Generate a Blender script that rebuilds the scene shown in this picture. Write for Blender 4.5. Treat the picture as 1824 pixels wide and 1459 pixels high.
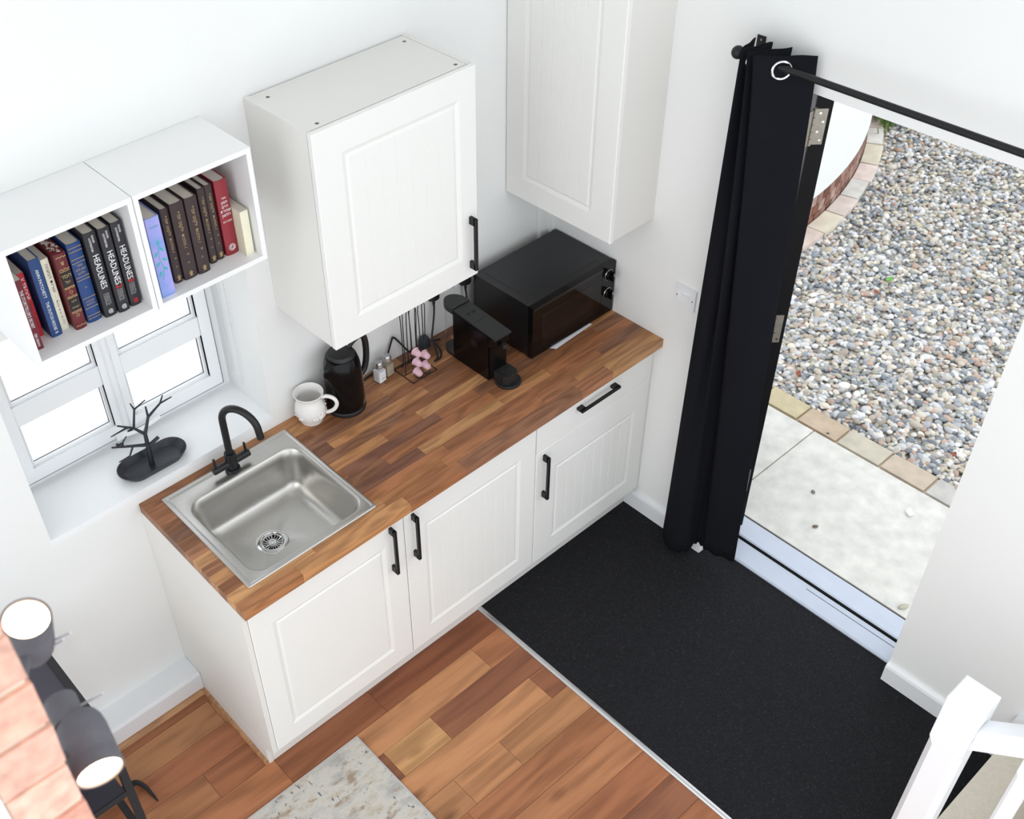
import bpy, bmesh, math, random
import numpy as np
from mathutils import Vector, Matrix
PI = math.pi
random.seed(7)
scene = bpy.context.scene
COL = scene.collection
for o in list(bpy.data.objects):
    bpy.data.objects.remove(o)

# ------------------------------------------------------------------ camera
cam_d = bpy.data.cameras.new('camera')
cam = bpy.data.objects.new('camera', cam_d); COL.objects.link(cam)
RR = [[0.7566817, -0.6521562, -0.0460988], [-0.4622716, -0.4838351, -0.7431074], [0.4623179, 0.5836059, -0.6675824]]
CAMP = Vector((-0.87043, -2.58963, 3.52050))
m3 = Matrix(((RR[0][0], -RR[1][0], -RR[2][0]), (RR[0][1], -RR[1][1], -RR[2][1]), (RR[0][2], -RR[1][2], -RR[2][2])))
cam.matrix_world = Matrix.Translation(CAMP) @ m3.to_4x4()
cam_d.sensor_width = 36.0
cam_d.lens = 1989.45 * 36.0 / 1824.0
cam_d.shift_x = (912.0 - 743.55) / 1824.0
cam_d.shift_y = (749.19 - 729.5) / 1824.0
cam_d.clip_start = 0.05
cam_d.dof.use_dof = True
cam_d.dof.focus_distance = 3.7
cam_d.dof.aperture_fstop = 6.5
scene.camera = cam

# ------------------------------------------------------------------ light
world = bpy.data.worlds.new('overcast_sky'); scene.world = world
world.use_nodes = True
bgn = world.node_tree.nodes['Background']
bgn.inputs[0].default_value = (0.93, 0.965, 1.0, 1)
bgn.inputs[1].default_value = 1.74
sun_d = bpy.data.lights.new('veiled_sun', 'SUN')
sun_d.energy = 0.55
sun_d.angle = math.radians(30)
sun_d.color = (1.0, 0.965, 0.91)
sun = bpy.data.objects.new('veiled_sun', sun_d); COL.objects.link(sun)
sun.rotation_euler = Vector((0.80, 0.22, -0.62)).to_track_quat('-Z', 'Y').to_euler()
scene.view_settings.view_transform = 'Standard'
scene.view_settings.look = 'None'
scene.view_settings.gamma = 1.0
scene.view_settings.use_curve_mapping = False
scene.view_settings.exposure = 0.06

# ------------------------------------------------------------------ materials
def lin(h):
    if isinstance(h, str):
        c = [int(h[i:i + 2], 16) / 255 for i in (1, 3, 5)]
    else:
        c = list(h)
    return tuple(x / 12.92 if x <= 0.04045 else ((x + 0.055) / 1.055) ** 2.4 for x in c) + (1.0,)
class NT:
    def __init__(s, name):
        s.m = bpy.data.materials.new(name); s.m.use_nodes = True
        s.t = s.m.node_tree; s.n = s.t.nodes
        s.b = s.n['Principled BSDF']; s.out = s.n['Material Output']
    def add(s, typ, **kw):
        n = s.n.new(typ)
        for k, v in kw.items():
            setattr(n, k, v)
        return n
    def link(s, a, b): s.t.links.new(a, b)
def set_in(node, name, val):
    if name in node.inputs: node.inputs[name].default_value = val
def mat(name, col, rough=0.5, metal=0.0, var=0.04, scale=8.0, bump=0.0, bscale=60.0, spec=None, coat=0.0):
    k = NT(name)
    tc = k.add('ShaderNodeTexCoord')
    no = k.add('ShaderNodeTexNoise'); no.inputs['Scale'].default_value = scale; no.inputs['Detail'].default_value = 4
    k.link(tc.outputs['Object'], no.inputs['Vector'])
    mx = k.add('ShaderNodeMix', data_type='RGBA')
    c = lin(col)
    mx.inputs[6].default_value = tuple(max(0, x * (1 - var)) for x in c[:3]) + (1,)
    mx.inputs[7].default_value = tuple(min(1, x * (1 + var)) for x in c[:3]) + (1,)
    k.link(no.outputs['Fac'], mx.inputs[0]); k.link(mx.outputs[2], k.b.inputs['Base Color'])
    k.b.inputs['Roughness'].default_value = rough
    k.b.inputs['Metallic'].default_value = metal
    if spec is not None: set_in(k.b, 'Specular IOR Level', spec)
    if coat: set_in(k.b, 'Coat Weight', coat)
    if bump:
        n2 = k.add('ShaderNodeTexNoise'); n2.inputs['Scale'].default_value = bscale; n2.inputs['Detail'].default_value = 3
        k.link(tc.outputs['Object'], n2.inputs['Vector'])
        bp = k.add('ShaderNodeBump'); bp.inputs['Strength'].default_value = bump; bp.inputs['Distance'].default_value = 0.002
        k.link(n2.outputs['Fac'], bp.inputs['Height']); k.link(bp.outputs['Normal'], k.b.inputs['Normal'])
    return k.m
def wood(name, grain_axis_scale, ring=7.0, dark=0.55, rough=0.42, knots=False):
    # colour of each piece comes from the object's own colour; grain runs along local x
    k = NT(name)
    tc = k.add('ShaderNodeTexCoord'); oi = k.add('ShaderNodeObjectInfo')
    mul = k.add('ShaderNodeVectorMath', operation='SCALE'); mul.inputs['Scale'].default_value = 37.0
    cmb = k.add('ShaderNodeCombineXYZ')
    k.link(oi.outputs['Random'], cmb.inputs[0]); k.link(oi.outputs['Random'], cmb.inputs[1]); k.link(oi.outputs['Random'], cmb.inputs[2])
    k.link(cmb.outputs[0], mul.inputs[0])
    ad = k.add('ShaderNodeVectorMath', operation='ADD')
    k.link(tc.outputs['Object'], ad.inputs[0]); k.link(mul.outputs[0], ad.inputs[1])
    mp = k.add('ShaderNodeMapping'); mp.inputs['Scale'].default_value = grain_axis_scale
    k.link(ad.outputs[0], mp.inputs['Vector'])
    n1 = k.add('ShaderNodeTexNoise'); n1.inputs['Scale'].default_value = 1.0; n1.inputs['Detail'].default_value = 6; n1.inputs['Roughness'].default_value = 0.6; n1.inputs['Distortion'].default_value = 0.6
    k.link(mp.outputs[0], n1.inputs['Vector'])
    # cathedral figure
    mp2 = k.add('ShaderNodeMapping'); mp2.inputs['Scale'].default_value = (grain_axis_scale[0] * 0.5, grain_axis_scale[1] * 0.25, grain_axis_scale[2] * 0.25)
    k.link(ad.outputs[0], mp2.inputs['Vector'])
    n2 = k.add('ShaderNodeTexNoise'); n2.inputs['Scale'].default_value = 1.0; n2.inputs['Detail'].default_value = 1
    k.link(mp2.outputs[0], n2.inputs['Vector'])
    m1 = k.add('ShaderNodeMath', operation='MULTIPLY'); m1.inputs[1].default_value = ring * 6.28
    k.link(n2.outputs['Fac'], m1.inputs[0])
    sn = k.add('ShaderNodeMath', operation='SINE'); k.link(m1.outputs[0], sn.inputs[0])
    mr = k.add('ShaderNodeMapRange'); mr.inputs[1].default_value = -1; mr.inputs[2].default_value = 1; mr.inputs[3].default_value = 0; mr.inputs[4].default_value = 1
    k.link(sn.outputs[0], mr.inputs[0])
    av = k.add('ShaderNodeMath', operation='MULTIPLY_ADD'); av.inputs[1].default_value = 0.28
    k.link(mr.outputs[0], av.inputs[0])
    sc = k.add('ShaderNodeMath', operation='MULTIPLY'); sc.inputs[1].default_value = 0.85
    k.link(n1.outputs['Fac'], sc.inputs[0]); k.link(sc.outputs[0], av.inputs[2])
    ramp = k.add('ShaderNodeValToRGB')
    ramp.color_ramp.elements[0].position = 0.28; ramp.color_ramp.elements[0].color = (dark, dark * 0.93, dark * 0.88, 1)
    ramp.color_ramp.elements[1].position = 0.72; ramp.color_ramp.elements[1].color = (1.12, 1.10, 1.08, 1)
    k.link(av.outputs[0], ramp.inputs[0])
    mx = k.add('ShaderNodeMix', data_type='RGBA', blend_type='MULTIPLY'); mx.inputs[0].default_value = 1.0
    k.link(oi.outputs['Color'], mx.inputs[6]); k.link(ramp.outputs[0], mx.inputs[7])
    last = mx.outputs[2]
    if knots:
        mp3 = k.add('ShaderNodeMapping'); mp3.inputs['Scale'].default_value = (3.0, 7.0, 7.0)
        k.link(ad.outputs[0], mp3.inputs['Vector'])
        vo = k.add('ShaderNodeTexVoronoi'); vo.inputs['Scale'].default_value = 1.0
        k.link(mp3.outputs[0], vo.inputs['Vector'])
        r2 = k.add('ShaderNodeValToRGB')
        r2.color_ramp.elements[0].position = 0.03; r2.color_ramp.elements[0].color = (0.32, 0.26, 0.22, 1)
        r2.color_ramp.elements[1].position = 0.17; r2.color_ramp.elements[1].color = (1, 1, 1, 1)
        k.link(vo.outputs['Distance'], r2.inputs[0])
        m4 = k.add('ShaderNodeMix', data_type='RGBA', blend_type='MULTIPLY'); m4.inputs[0].default_value = 0.75
        k.link(last, m4.inputs[6]); k.link(r2.outputs[0], m4.inputs[7]); last = m4.outputs[2]
    k.link(last, k.b.inputs['Base Color'])
    k.b.inputs['Roughness'].default_value = rough
    set_in(k.b, 'Specular IOR Level', 0.35)
    bp = k.add('ShaderNodeBump'); bp.inputs['Strength'].default_value = 0.12; bp.inputs['Distance'].default_value = 0.001
    k.link(n1.outputs['Fac'], bp.inputs['Height']); k.link(bp.outputs['Normal'], k.b.inputs['Normal'])
    return k.m
def objcol(name, rough=0.6, var=0.25, scale=60.0):
    k = NT(name); oi = k.add('ShaderNodeObjectInfo'); tc = k.add('ShaderNodeTexCoord')
    no = k.add('ShaderNodeTexNoise'); no.inputs['Scale'].default_value = scale; no.inputs['Detail'].default_value = 4
    k.link(tc.outputs['Object'], no.inputs['Vector'])
    mr = k.add('ShaderNodeMapRange'); mr.inputs[1].default_value = 0.3; mr.inputs[2].default_value = 0.7; mr.inputs[3].default_value = 1 - var; mr.inputs[4].default_value = 1 + var * 0.5
    k.link(no.outputs['Fac'], mr.inputs[0])
    vm = k.add('ShaderNodeVectorMath', operation='SCALE'); k.link(oi.outputs['Color'], vm.inputs[0]); k.link(mr.outputs[0], vm.inputs['Scale'])
    k.link(vm.outputs[0], k.b.inputs['Base Color']); k.b.inputs['Roughness'].default_value = rough
    return k.m
def emis(name, col, st):
    k = NT(name); k.b.inputs['Base Color'].default_value = lin(col)
    set_in(k.b, 'Emission Color', lin(col)); set_in(k.b, 'Emission Strength', st)
    return k.m
M = {}
M['wall'] = mat('wall_paint', '#ecedec', 0.75, var=0.006, scale=3, bump=0.05, bscale=180)
M['trim'] = mat('gloss_trim_paint', '#e9ebee', 0.35, var=0.01, bump=0.02)
M['upvc'] = mat('window_plastic', '#f3f5f7', 0.25, var=0.006)
M['cab'] = mat('cabinet_vinyl', '#ebebe8', 0.42, var=0.008, bump=0.03, bscale=220)
M['cabside'] = mat('cabinet_carcass', '#e2e0dc', 0.5, var=0.008)
M['cube'] = mat('shelf_laminate', '#eeeeee', 0.45, var=0.008)
M['blackmetal'] = mat('black_handle_metal', '#17181a', 0.42, 0.3, var=0.08)
M['tap'] = mat('matt_black_tap', '#191a1c', 0.38, 0.2, var=0.06)
M['rack'] = mat('black_painted_steel', '#1c1b20', 0.45, 0.1, var=0.08)
M['blackgloss'] = mat('gloss_black_plastic', '#09090b', 0.2, var=0.05, spec=0.24)
M['blackmatt'] = mat('matt_black_plastic', '#1b1b1d', 0.5, var=0.08, bump=0.04, bscale=400)
M['mwtop'] = mat('microwave_painted_steel', '#17171a', 0.34, var=0.06)
M['mwglass'] = mat('microwave_door_glass', '#0e0c0c', 0.07, var=0.05, spec=0.3)
M['rubber'] = mat('black_cable_rubber', '#16171a', 0.5, var=0.05)
M['steel'] = None
M['chrome'] = mat('chrome', '#d9d9d9', 0.1, 1.0, var=0.02)
M['hinge'] = mat('worn_hinge_steel', '#a39d92', 0.42, 0.75, var=0.22, scale=60)
M['greystrip'] = mat('grey_door_seal', '#606062', 0.6, var=0.06)
M['blackdoor'] = mat('black_door_paint', '#0b0b0e', 0.5, var=0.08, spec=0.2)
M['china'] = mat('white_glazed_china', '#f0eeeb', 0.16, var=0.015, bump=0.03, bscale=30)
M['pearl'] = mat('pearl_gem', '#cdbfae', 0.15, 0.3, var=0.1)
M['pink'] = mat('pink_capsule_plastic', '#e3bccb', 0.4, var=0.03)
M['salt'] = mat('white_salt', '#fcfcfc', 0.6, var=0.04, scale=200)
M['pepper'] = mat('ground_pepper', '#b0a08a', 0.7, var=0.3, scale=400)
M['alu'] = mat('brushed_aluminium', '#c9c9ca', 0.32, 0.9, var=0.06)
M['paper'] = mat('white_paper', '#e9eaf0', 0.7, var=0.02)
M['pages'] = mat('book_pages', '#d8d2c6', 0.85, var=0.08, scale=300)
M['curtain'] = mat('black_curtain_cloth', '#121319', 0.9, var=0.12, scale=120, bump=0.1, bscale=900, spec=0.15)
M['plaster'] = mat('white_render', '#eef0ee', 0.85, var=0.02, bump=0.08, bscale=60)
M['mortar'] = mat('pale_mortar', '#d9c8b6', 0.9, var=0.12, scale=30, bump=0.3)
M['brick'] = objcol('red_brick', 0.85, 0.3, 40)
M['stone'] = objcol('riven_sandstone', 0.8, 0.16, 14)
M['pebble'] = objcol('pebble_stone', 0.55, 0.2, 120)
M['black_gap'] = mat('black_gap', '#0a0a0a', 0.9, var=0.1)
M['dark'] = mat('dark_gap', '#20201e', 0.9, var=0.2)
M['threshold'] = mat('grey_blue_sill_paint', '#bac3d2', 0.4, var=0.07, scale=14)
M['concrete'] = mat('dark_concrete_lamp', '#66656c', 0.8, var=0.22, scale=40, bump=0.15, bscale=120)
M['lens'] = emis('lamp_lens_glow', '#ffdcb0', 14.0)
M['steelrod'] = mat('polished_pin', '#e8e6ec', 0.25, 0.5, var=0.02)
M['beige'] = mat('beige_stair_carpet', '#cfc8ba', 0.95, var=0.12, scale=90, bump=0.4, bscale=500)
M['grass'] = mat('grass_blade', '#6d8a4a', 0.7, var=0.3, scale=20)
M['leafgreen'] = mat('fresh_leaf', '#63a23c', 0.5, var=0.1)
M['leafbrown'] = mat('dead_leaf', '#8a4a35', 0.7, var=0.25, scale=60)
M['soil'] = mat('garden_soil', '#5a4c40', 0.95, var=0.35, scale=40)
M['yard'] = mat('pale_yard_chippings', '#fbfbf6', 0.9, var=0.02, scale=6)
M['hedge'] = mat('pale_green_hedge', '#dfe8a8', 0.8, var=0.1, scale=12)
M['gold'] = mat('gold_print', '#b9a274', 0.4, 0.3, var=0.06)
M['white_ink'] = mat('white_print', '#ececec', 0.6, var=0.02)
M['red_ink'] = mat('red_print', '#d8242c', 0.6, var=0.02)
M['grey_ink'] = mat('grey_print', '#9a9a9a', 0.6, var=0.02)
M['dark_ink'] = mat('dark_print', '#4a2a2a', 0.6, var=0.02)
M['teal_ink'] = mat('turquoise_print', '#3fb3b0', 0.5, var=0.05)
def bk(name, c, rough=0.5): M[name] = mat(name, c, rough, var=0.06, scale=30)
bk('book_maroon', '#6b1d2b'); bk('book_red', '#c41f2d'); bk('book_blue', '#1f4379'); bk('book_cream', '#ebe7d2')
bk('book_wine', '#641a22', 0.4); bk('book_navy', '#1d3f78', 0.45); bk('book_black', '#25252b', 0.5); bk('book_brown', '#3a2b2d', 0.55)
bk('book_crimson', '#8d2430', 0.45); bk('book_pale', '#e9e5cd'); bk('book_blackpanel', '#1a1618')
def stainless():
    k = NT('stainless_steel'); tc = k.add('ShaderNodeTexCoord'); mp = k.add('ShaderNodeMapping'); mp.inputs['Scale'].default_value = (8, 400, 400)
    k.link(tc.outputs['Object'], mp.inputs[0]); n = k.add('ShaderNodeTexNoise'); n.inputs['Scale'].default_value = 1; n.inputs['Detail'].default_value = 3
    k.link(mp.outputs[0], n.inputs['Vector'])
    r = k.add('ShaderNodeMapRange'); r.inputs[3].default_value = 0.24; r.inputs[4].default_value = 0.40; k.link(n.outputs['Fac'], r.inputs[0]); k.link(r.outputs[0], k.b.inputs['Roughness'])
    k.b.inputs['Base Color'].default_value = lin('#c8c6c2'); k.b.inputs['Metallic'].default_value = 1.0
    return k.m
M['steel'] = stainless()
def glassmat(name, tint='#ffffff', rough=0.0, amt=0.35):
    k = NT(name); k.n.remove(k.b)
    g = k.add('ShaderNodeBsdfGlossy'); g.inputs['Roughness'].default_value = rough
    t = k.add('ShaderNodeBsdfTransparent'); t.inputs[0].default_value = lin(tint)
    lw = k.add('ShaderNodeLayerWeight'); pw = k.add('ShaderNodeMath', operation='POWER'); pw.inputs[1].default_value = 3.0
    ml = k.add('ShaderNodeMath', operation='MULTIPLY_ADD'); ml.inputs[1].default_value = amt; ml.inputs[2].default_value = 0.03
    k.link(lw.outputs['Facing'], pw.inputs[0]); k.link(pw.outputs[0], ml.inputs[0])
    x = k.add('ShaderNodeMixShader'); k.link(ml.outputs[0], x.inputs[0]); k.link(t.outputs[0], x.inputs[1]); k.link(g.outputs[0], x.inputs[2]); k.link(x.outputs[0], k.out.inputs[0])
    return k.m
M['glass'] = glassmat('window_glass', '#ffffff')
M['clear'] = glassmat('clear_plastic', '#fafcfd', 0.05, 0.25)
def matcarpet():
    k = NT('black_ribbed_matting'); tc = k.add('ShaderNodeTexCoord')
    mp = k.add('ShaderNodeMapping'); mp.inputs['Rotation'].default_value = (0, 0, 0.0); mp.inputs['Scale'].default_value = (1, 1, 1); k.link(tc.outputs['Object'], mp.inputs[0])
    br = k.add('ShaderNodeTexBrick'); br.inputs['Scale'].default_value = 85; br.inputs['Mortar Size'].default_value = 0.03; br.inputs['Mortar Smooth'].default_value = 1.0
    br.inputs['Color1'].default_value = (0.017, 0.0175, 0.021, 1); br.inputs['Color2'].default_value = (0.010, 0.010, 0.012, 1); br.inputs['Mortar'].default_value = (0.003, 0.003, 0.004, 1)
    k.link(mp.outputs[0], br.inputs['Vector'])
    n = k.add('ShaderNodeTexNoise'); n.inputs['Scale'].default_value = 240; n.inputs['Detail'].default_value = 2; k.link(tc.outputs['Object'], n.inputs['Vector'])
    rp = k.add('ShaderNodeValToRGB'); rp.color_ramp.elements[0].position = 0.62; rp.color_ramp.elements[0].color = (0, 0, 0, 1); rp.color_ramp.elements[1].position = 0.8; rp.color_ramp.elements[1].color = (0.07, 0.066, 0.06, 1)
    k.link(n.outputs['Fac'], rp.inputs[0])
    a = k.add('ShaderNodeMix', data_type='RGBA', blend_type='ADD'); a.inputs[0].default_value = 1.0; k.link(br.outputs['Color'], a.inputs[6]); k.link(rp.outputs[0], a.inputs[7])
    k.link(a.outputs[2], k.b.inputs['Base Color']); k.b.inputs['Roughness'].default_value = 0.9; set_in(k.b, 'Specular IOR Level', 0.2)
    bp = k.add('ShaderNodeBump'); bp.inputs['Strength'].default_value = 0.6; bp.inputs['Distance'].default_value = 0.003; k.link(br.outputs['Fac'], bp.inputs['Height']); bp.invert = True; k.link(bp.outputs[0], k.b.inputs['Normal'])
    return k.m
M['matting'] = matcarpet()
def rugmat():
    k = NT('abstract_rug_pile'); tc = k.add('ShaderNodeTexCoord')
    def noise(sc, det, off, stretch=(1, 1, 1)):
        mp = k.add('ShaderNodeMapping'); mp.inputs['Location'].default_value = (off, off, 0); mp.inputs['Scale'].default_value = stretch; k.link(tc.outputs['Object'], mp.inputs[0])
        n = k.add('ShaderNodeTexNoise'); n.inputs['Scale'].default_value = sc; n.inputs['Detail'].default_value = det; n.inputs['Roughness'].default_value = 0.62; k.link(mp.outputs[0], n.inputs['Vector']); return n.outputs['Fac']
    r1 = k.add('ShaderNodeValToRGB'); e = r1.color_ramp.elements
    e[0].position = 0.30; e[0].color = lin('#a3a3a2'); e[1].position = 0.62; e[1].color = lin('#bcb4a7')
    for p_, c_ in ((0.42, '#b6b3ad'), (0.52, '#c6c2ba'), (0.72, '#a39380')):
        q = r1.color_ramp.elements.new(p_); q.color = lin(c_)
    k.link(noise(9, 6, 0, (1, 2, 1)), r1.inputs[0])
    def over(last, fac, lo, hi, col):
        r = k.add('ShaderNodeValToRGB'); r.color_ramp.elements[0].position = lo; r.color_ramp.elements[0].color = (0, 0, 0, 1); r.color_ramp.elements[1].position = hi; r.color_ramp.elements[1].color = (1, 1, 1, 1)
        k.link(fac, r.inputs[0]); m = k.add('ShaderNodeMix', data_type='RGBA'); k.link(r.outputs[0], m.inputs[0]); k.link(last, m.inputs[6]); m.inputs[7].default_value = lin(col); return m.outputs[2]
    c = over(r1.outputs[0], noise(14, 5, 4, (1, 2.2, 1)), 0.56, 0.66, '#9d8a75')
    c = over(c, noise(34, 6, 9, (2.2, 1, 1)), 0.63, 0.67, '#666d76')
    c = over(c, noise(60, 4, 13), 0.66, 0.72, '#a58e7c')
    k.link(c, k.b.inputs['Base Color']); k.b.inputs['Roughness'].default_value = 0.95
    n = k.add('ShaderNodeTexNoise'); n.inputs['Scale'].default_value = 900; k.link(tc.outputs['Object'], n.inputs['Vector'])
    bp = k.add('ShaderNodeBump'); bp.inputs['Strength'].default_value = 0.5; bp.inputs['Distance'].default_value = 0.002; k.link(n.outputs['Fac'], bp.inputs['Height']); k.link(bp.outputs[0], k.b.inputs['Normal'])
    return k.m
M['rug'] = rugmat()
def attrmat():
    k = NT('mixed_pebbles'); a = k.add('ShaderNodeAttribute'); a.attribute_name = 'tint'
    k.link(a.outputs['Color'], k.b.inputs['Base Color']); k.b.inputs['Roughness'].default_value = 0.55
    return k.m
M['pebbles'] = attrmat()
def bedmat():
    k = NT('packed_gravel_bed'); tc = k.add('ShaderNodeTexCoord'); v = k.add('ShaderNodeTexVoronoi'); v.inputs['Scale'].default_value = 42; k.link(tc.outputs['Object'], v.inputs['Vector'])
    sp = k.add('ShaderNodeSeparateColor'); k.link(v.outputs['Color'], sp.inputs[0])
    r = k.add('ShaderNodeValToRGB'); r.color_ramp.interpolation = 'CONSTANT'; e = r.color_ramp.elements; e[0].color = lin('#a6aaae'); e[1].position = 0.8; e[1].color = lin('#cdc5b8')
    for p_, c_ in ((0.2, '#c9c9c6'), (0.4, '#8f9499'), (0.6, '#b3a598')):
        q = e.new(p_); q.color = lin(c_)
    k.link(sp.outputs[0], r.inputs[0]); k.link(r.outputs[0], k.b.inputs['Base Color']); k.b.inputs['Roughness'].default_value = 0.8
    bp = k.add('ShaderNodeBump'); bp.invert = True; bp.inputs['Distance'].default_value = 0.012; k.link(v.outputs['Distance'], bp.inputs['Height']); k.link(bp.outputs[0], k.b.inputs['Normal'])
    return k.m
M['gravelbed'] = bedmat()
M['stave'] = wood('laminated_walnut_stave', (6.0, 70.0, 70.0), ring=5, dark=0.62, rough=0.40)
M['plank'] = wood('oak_floor_plank', (2.6, 38.0, 38.0), ring=4, dark=0.66, rough=0.45, knots=True)
def bluecover():
    k = NT('book_watercolour_blue'); tc = k.add('ShaderNodeTexCoord'); n = k.add('ShaderNodeTexNoise'); n.inputs['Scale'].default_value = 16; n.inputs['Detail'].default_value = 3; k.link(tc.outputs['Object'], n.inputs['Vector'])
    r = k.add('ShaderNodeValToRGB'); r.color_ramp.elements[0].position = 0.35; r.color_ramp.elements[0].color = lin('#7f9fdf'); r.color_ramp.elements[1].position = 0.65; r.color_ramp.elements[1].color = lin('#a9a5e6')
    k.link(n.outputs['Fac'], r.inputs[0]); k.link(r.outputs[0], k.b.inputs['Base Color']); return k.m
M['book_sky'] = bluecover()

# ------------------------------------------------------------------ geometry helpers
def box(x0, x1, y0, y1, z0, z1):
    x0, x1 = min(x0, x1), max(x0, x1); y0, y1 = min(y0, y1), max(y0, y1); z0, z1 = min(z0, z1), max(z0, z1)
    v = [(x0, y0, z0), (x1, y0, z0), (x1, y1, z0), (x0, y1, z0), (x0, y0, z1), (x1, y0, z1), (x1, y1, z1), (x0, y1, z1)]
    f = [(0, 3, 2, 1), (4, 5, 6, 7), (0, 1, 5, 4), (1, 2, 6, 5), (2, 3, 7, 6), (3, 0, 4, 7)]
    return v, f
def bevel_geo(g, w, seg=2, pred=None):
    bm = bmesh.new(); vs = [bm.verts.new(p) for p in g[0]]
    for f in g[1]: bm.faces.new([vs[i] for i in f])
    bm.edges.ensure_lookup_table()
    es = [e for e in bm.edges if len(e.link_faces) == 2 and e.calc_face_angle(0) > 0.5 and (pred is None or pred(e.verts[0].co, e.verts[1].co))]
    bmesh.ops.bevel(bm, geom=es, offset=w, segments=seg, profile=0.5, affect='EDGES', clamp_overlap=True)
    bm.verts.index_update()
    v = [tuple(p.co) for p in bm.verts]; f = [tuple(p.index for p in q.verts) for q in bm.faces]; bm.free()
    return v, f
def bbox(x0, x1, y0, y1, z0, z1, w=0.003, seg=2, pred=None): return bevel_geo(box(x0, x1, y0, y1, z0, z1), w, seg, pred)
def join(*gs):
    V, F = [], []
    for v, f in gs:
        n = len(V); V += list(v); F += [tuple(i + n for i in q) for q in f]
    return V, F
def xf(g, mtx): return [tuple(mtx @ Vector(p)) for p in g[0]], g[1]
def mirror(g, ax, c):
    return [tuple((2 * c - p[i]) if i == ax else p[i] for i in range(3)) for p in g[0]], [tuple(reversed(f)) for f in g[1]]
def lathe(prof, cx, cy, z0, seg=32, cap=True):
    V, F = [], []
    n = len(prof)
    for i in range(seg):
        a = 2 * PI * i / seg
        for r, z in prof: V.append((cx + r * math.cos(a), cy + r * math.sin(a), z0 + z))
    for i in range(seg):
        j = (i + 1) % seg
        for k in range(n - 1): F.append((i * n + k, j * n + k, j * n + k + 1, i * n + k + 1))
    if cap:
        if prof[0][0] > 1e-6: F.append(tuple(i * n for i in reversed(range(seg))))
        if prof[-1][0] > 1e-6: F.append(tuple(i * n + n - 1 for i in range(seg)))
    return V, F
def align(g, origin, axis):
    q = Vector((0, 0, 1)).rotation_difference(Vector(axis).normalized())
    return xf(g, Matrix.Translation(Vector(origin)) @ q.to_matrix().to_4x4())
def cyl(p0, p1, r, seg=16, r2=None):
    p0, p1 = Vector(p0), Vector(p1); L = (p1 - p0).length
    return align(lathe([(r, 0), (r if r2 is None else r2, L)], 0, 0, 0, seg), p0, p1 - p0)
def catmull(pts, n=8, closed=False):
    P = [Vector(p) for p in pts]; out = []
    m = len(P); rng = m if closed else m - 1
    for i in range(rng):
        p0 = P[(i - 1) % m] if closed or i > 0 else P[0] * 2 - P[1]
        p1 = P[i]; p2 = P[(i + 1) % m]
        p3 = P[(i + 2) % m] if closed or i + 2 < m else P[m - 1] * 2 - P[m - 2]
        for k in range(n):
            t = k / n
            out.append(0.5 * ((2 * p1) + (p2 - p0) * t + (2 * p0 - 5 * p1 + 4 * p2 - p3) * t * t + (3 * p1 - 3 * p2 + p3 - p0) * t ** 3))
    if not closed: out.append(P[-1])
    return out
def tube(pts, r, seg=10, closed=False, radii=None):
    P = [Vector(p) for p in pts]; n = len(P); V, F = [], []
    up = None
    for i in range(n):
        if closed: t = P[(i + 1) % n] - P[i - 1]
        else: t = P[min(i + 1, n - 1)] - P[max(i - 1, 0)]
        t.normalize()
        if up is None:
            up = Vector((0, 0, 1)) if abs(t.z) < 0.9 else Vector((1, 0, 0))
        s = t.cross(up)
        if s.length < 1e-6: s = t.orthogonal()
        s.normalize(); up = s.cross(t).normalized()
        rr = radii[i] if radii else r
        for k in range(seg):
            a = 2 * PI * k / seg
            V.append(tuple(P[i] + (s * math.cos(a) + up * math.sin(a)) * rr))
    for i in range(n if closed else n - 1):
        j = (i + 1) % n
        for k in range(seg):
            l = (k + 1) % seg
            F.append((i * seg + k, i * seg + l, j * seg + l, j * seg + k))
    if not closed:
        F.append(tuple(reversed(range(seg)))); F.append(tuple((n - 1) * seg + k for k in range(seg)))
    return V, F
def loft(loops, cap0=True, cap1=True):
    V, F = [], []; n = len(loops[0])
    for L in loops: V += [tuple(p) for p in L]
    for i in range(len(loops) - 1):
        for k in range(n):
            l = (k + 1) % n
            F.append((i * n + k, i * n + l, (i + 1) * n + l, (i + 1) * n + k))
    if cap0: F.append(tuple(reversed(range(n))))
    if cap1: F.append(tuple((len(loops) - 1) * n + k for k in range(n)))
    return V, F
def rrect(x0, x1, y0, y1, r, z, nc=8):
    out = []
    for cx, cy, a0 in ((x1 - r, y1 - r, 0), (x0 + r, y1 - r, PI / 2), (x0 + r, y0 + r, PI), (x1 - r, y0 + r, 1.5 * PI)):
        for i in range(nc):
            a = a0 + (PI / 2) * i / (nc - 1)
            out.append((cx + r * math.cos(a), cy + r * math.sin(a), z))
    return out
def prism(poly, axis, a, b):
    # poly: 2D points; axis: extrusion axis
    def p(u, v, w): return {'x': (w, u, v), 'y': (u, w, v), 'z': (u, v, w)}[axis]
    n = len(poly); V = [p(u, v, a) for u, v in poly] + [p(u, v, b) for u, v in poly]
    F = [tuple(range(n)), tuple(reversed(range(n, 2 * n)))] + [(i, n + i, n + (i + 1) % n, (i + 1) % n) for i in range(n)]
    return V, F
def sphere(c, r, seg=16, rings=10, sc=(1, 1, 1)):
    prof = [(max(1e-7, math.sin(PI * i / rings)) * r, -math.cos(PI * i / rings) * r) for i in range(rings + 1)]
    v, f = lathe(prof, 0, 0, 0, seg, cap=False)
    return [(c[0] + p[0] * sc[0], c[1] + p[1] * sc[1], c[2] + p[2] * sc[2]) for p in v], f
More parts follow.
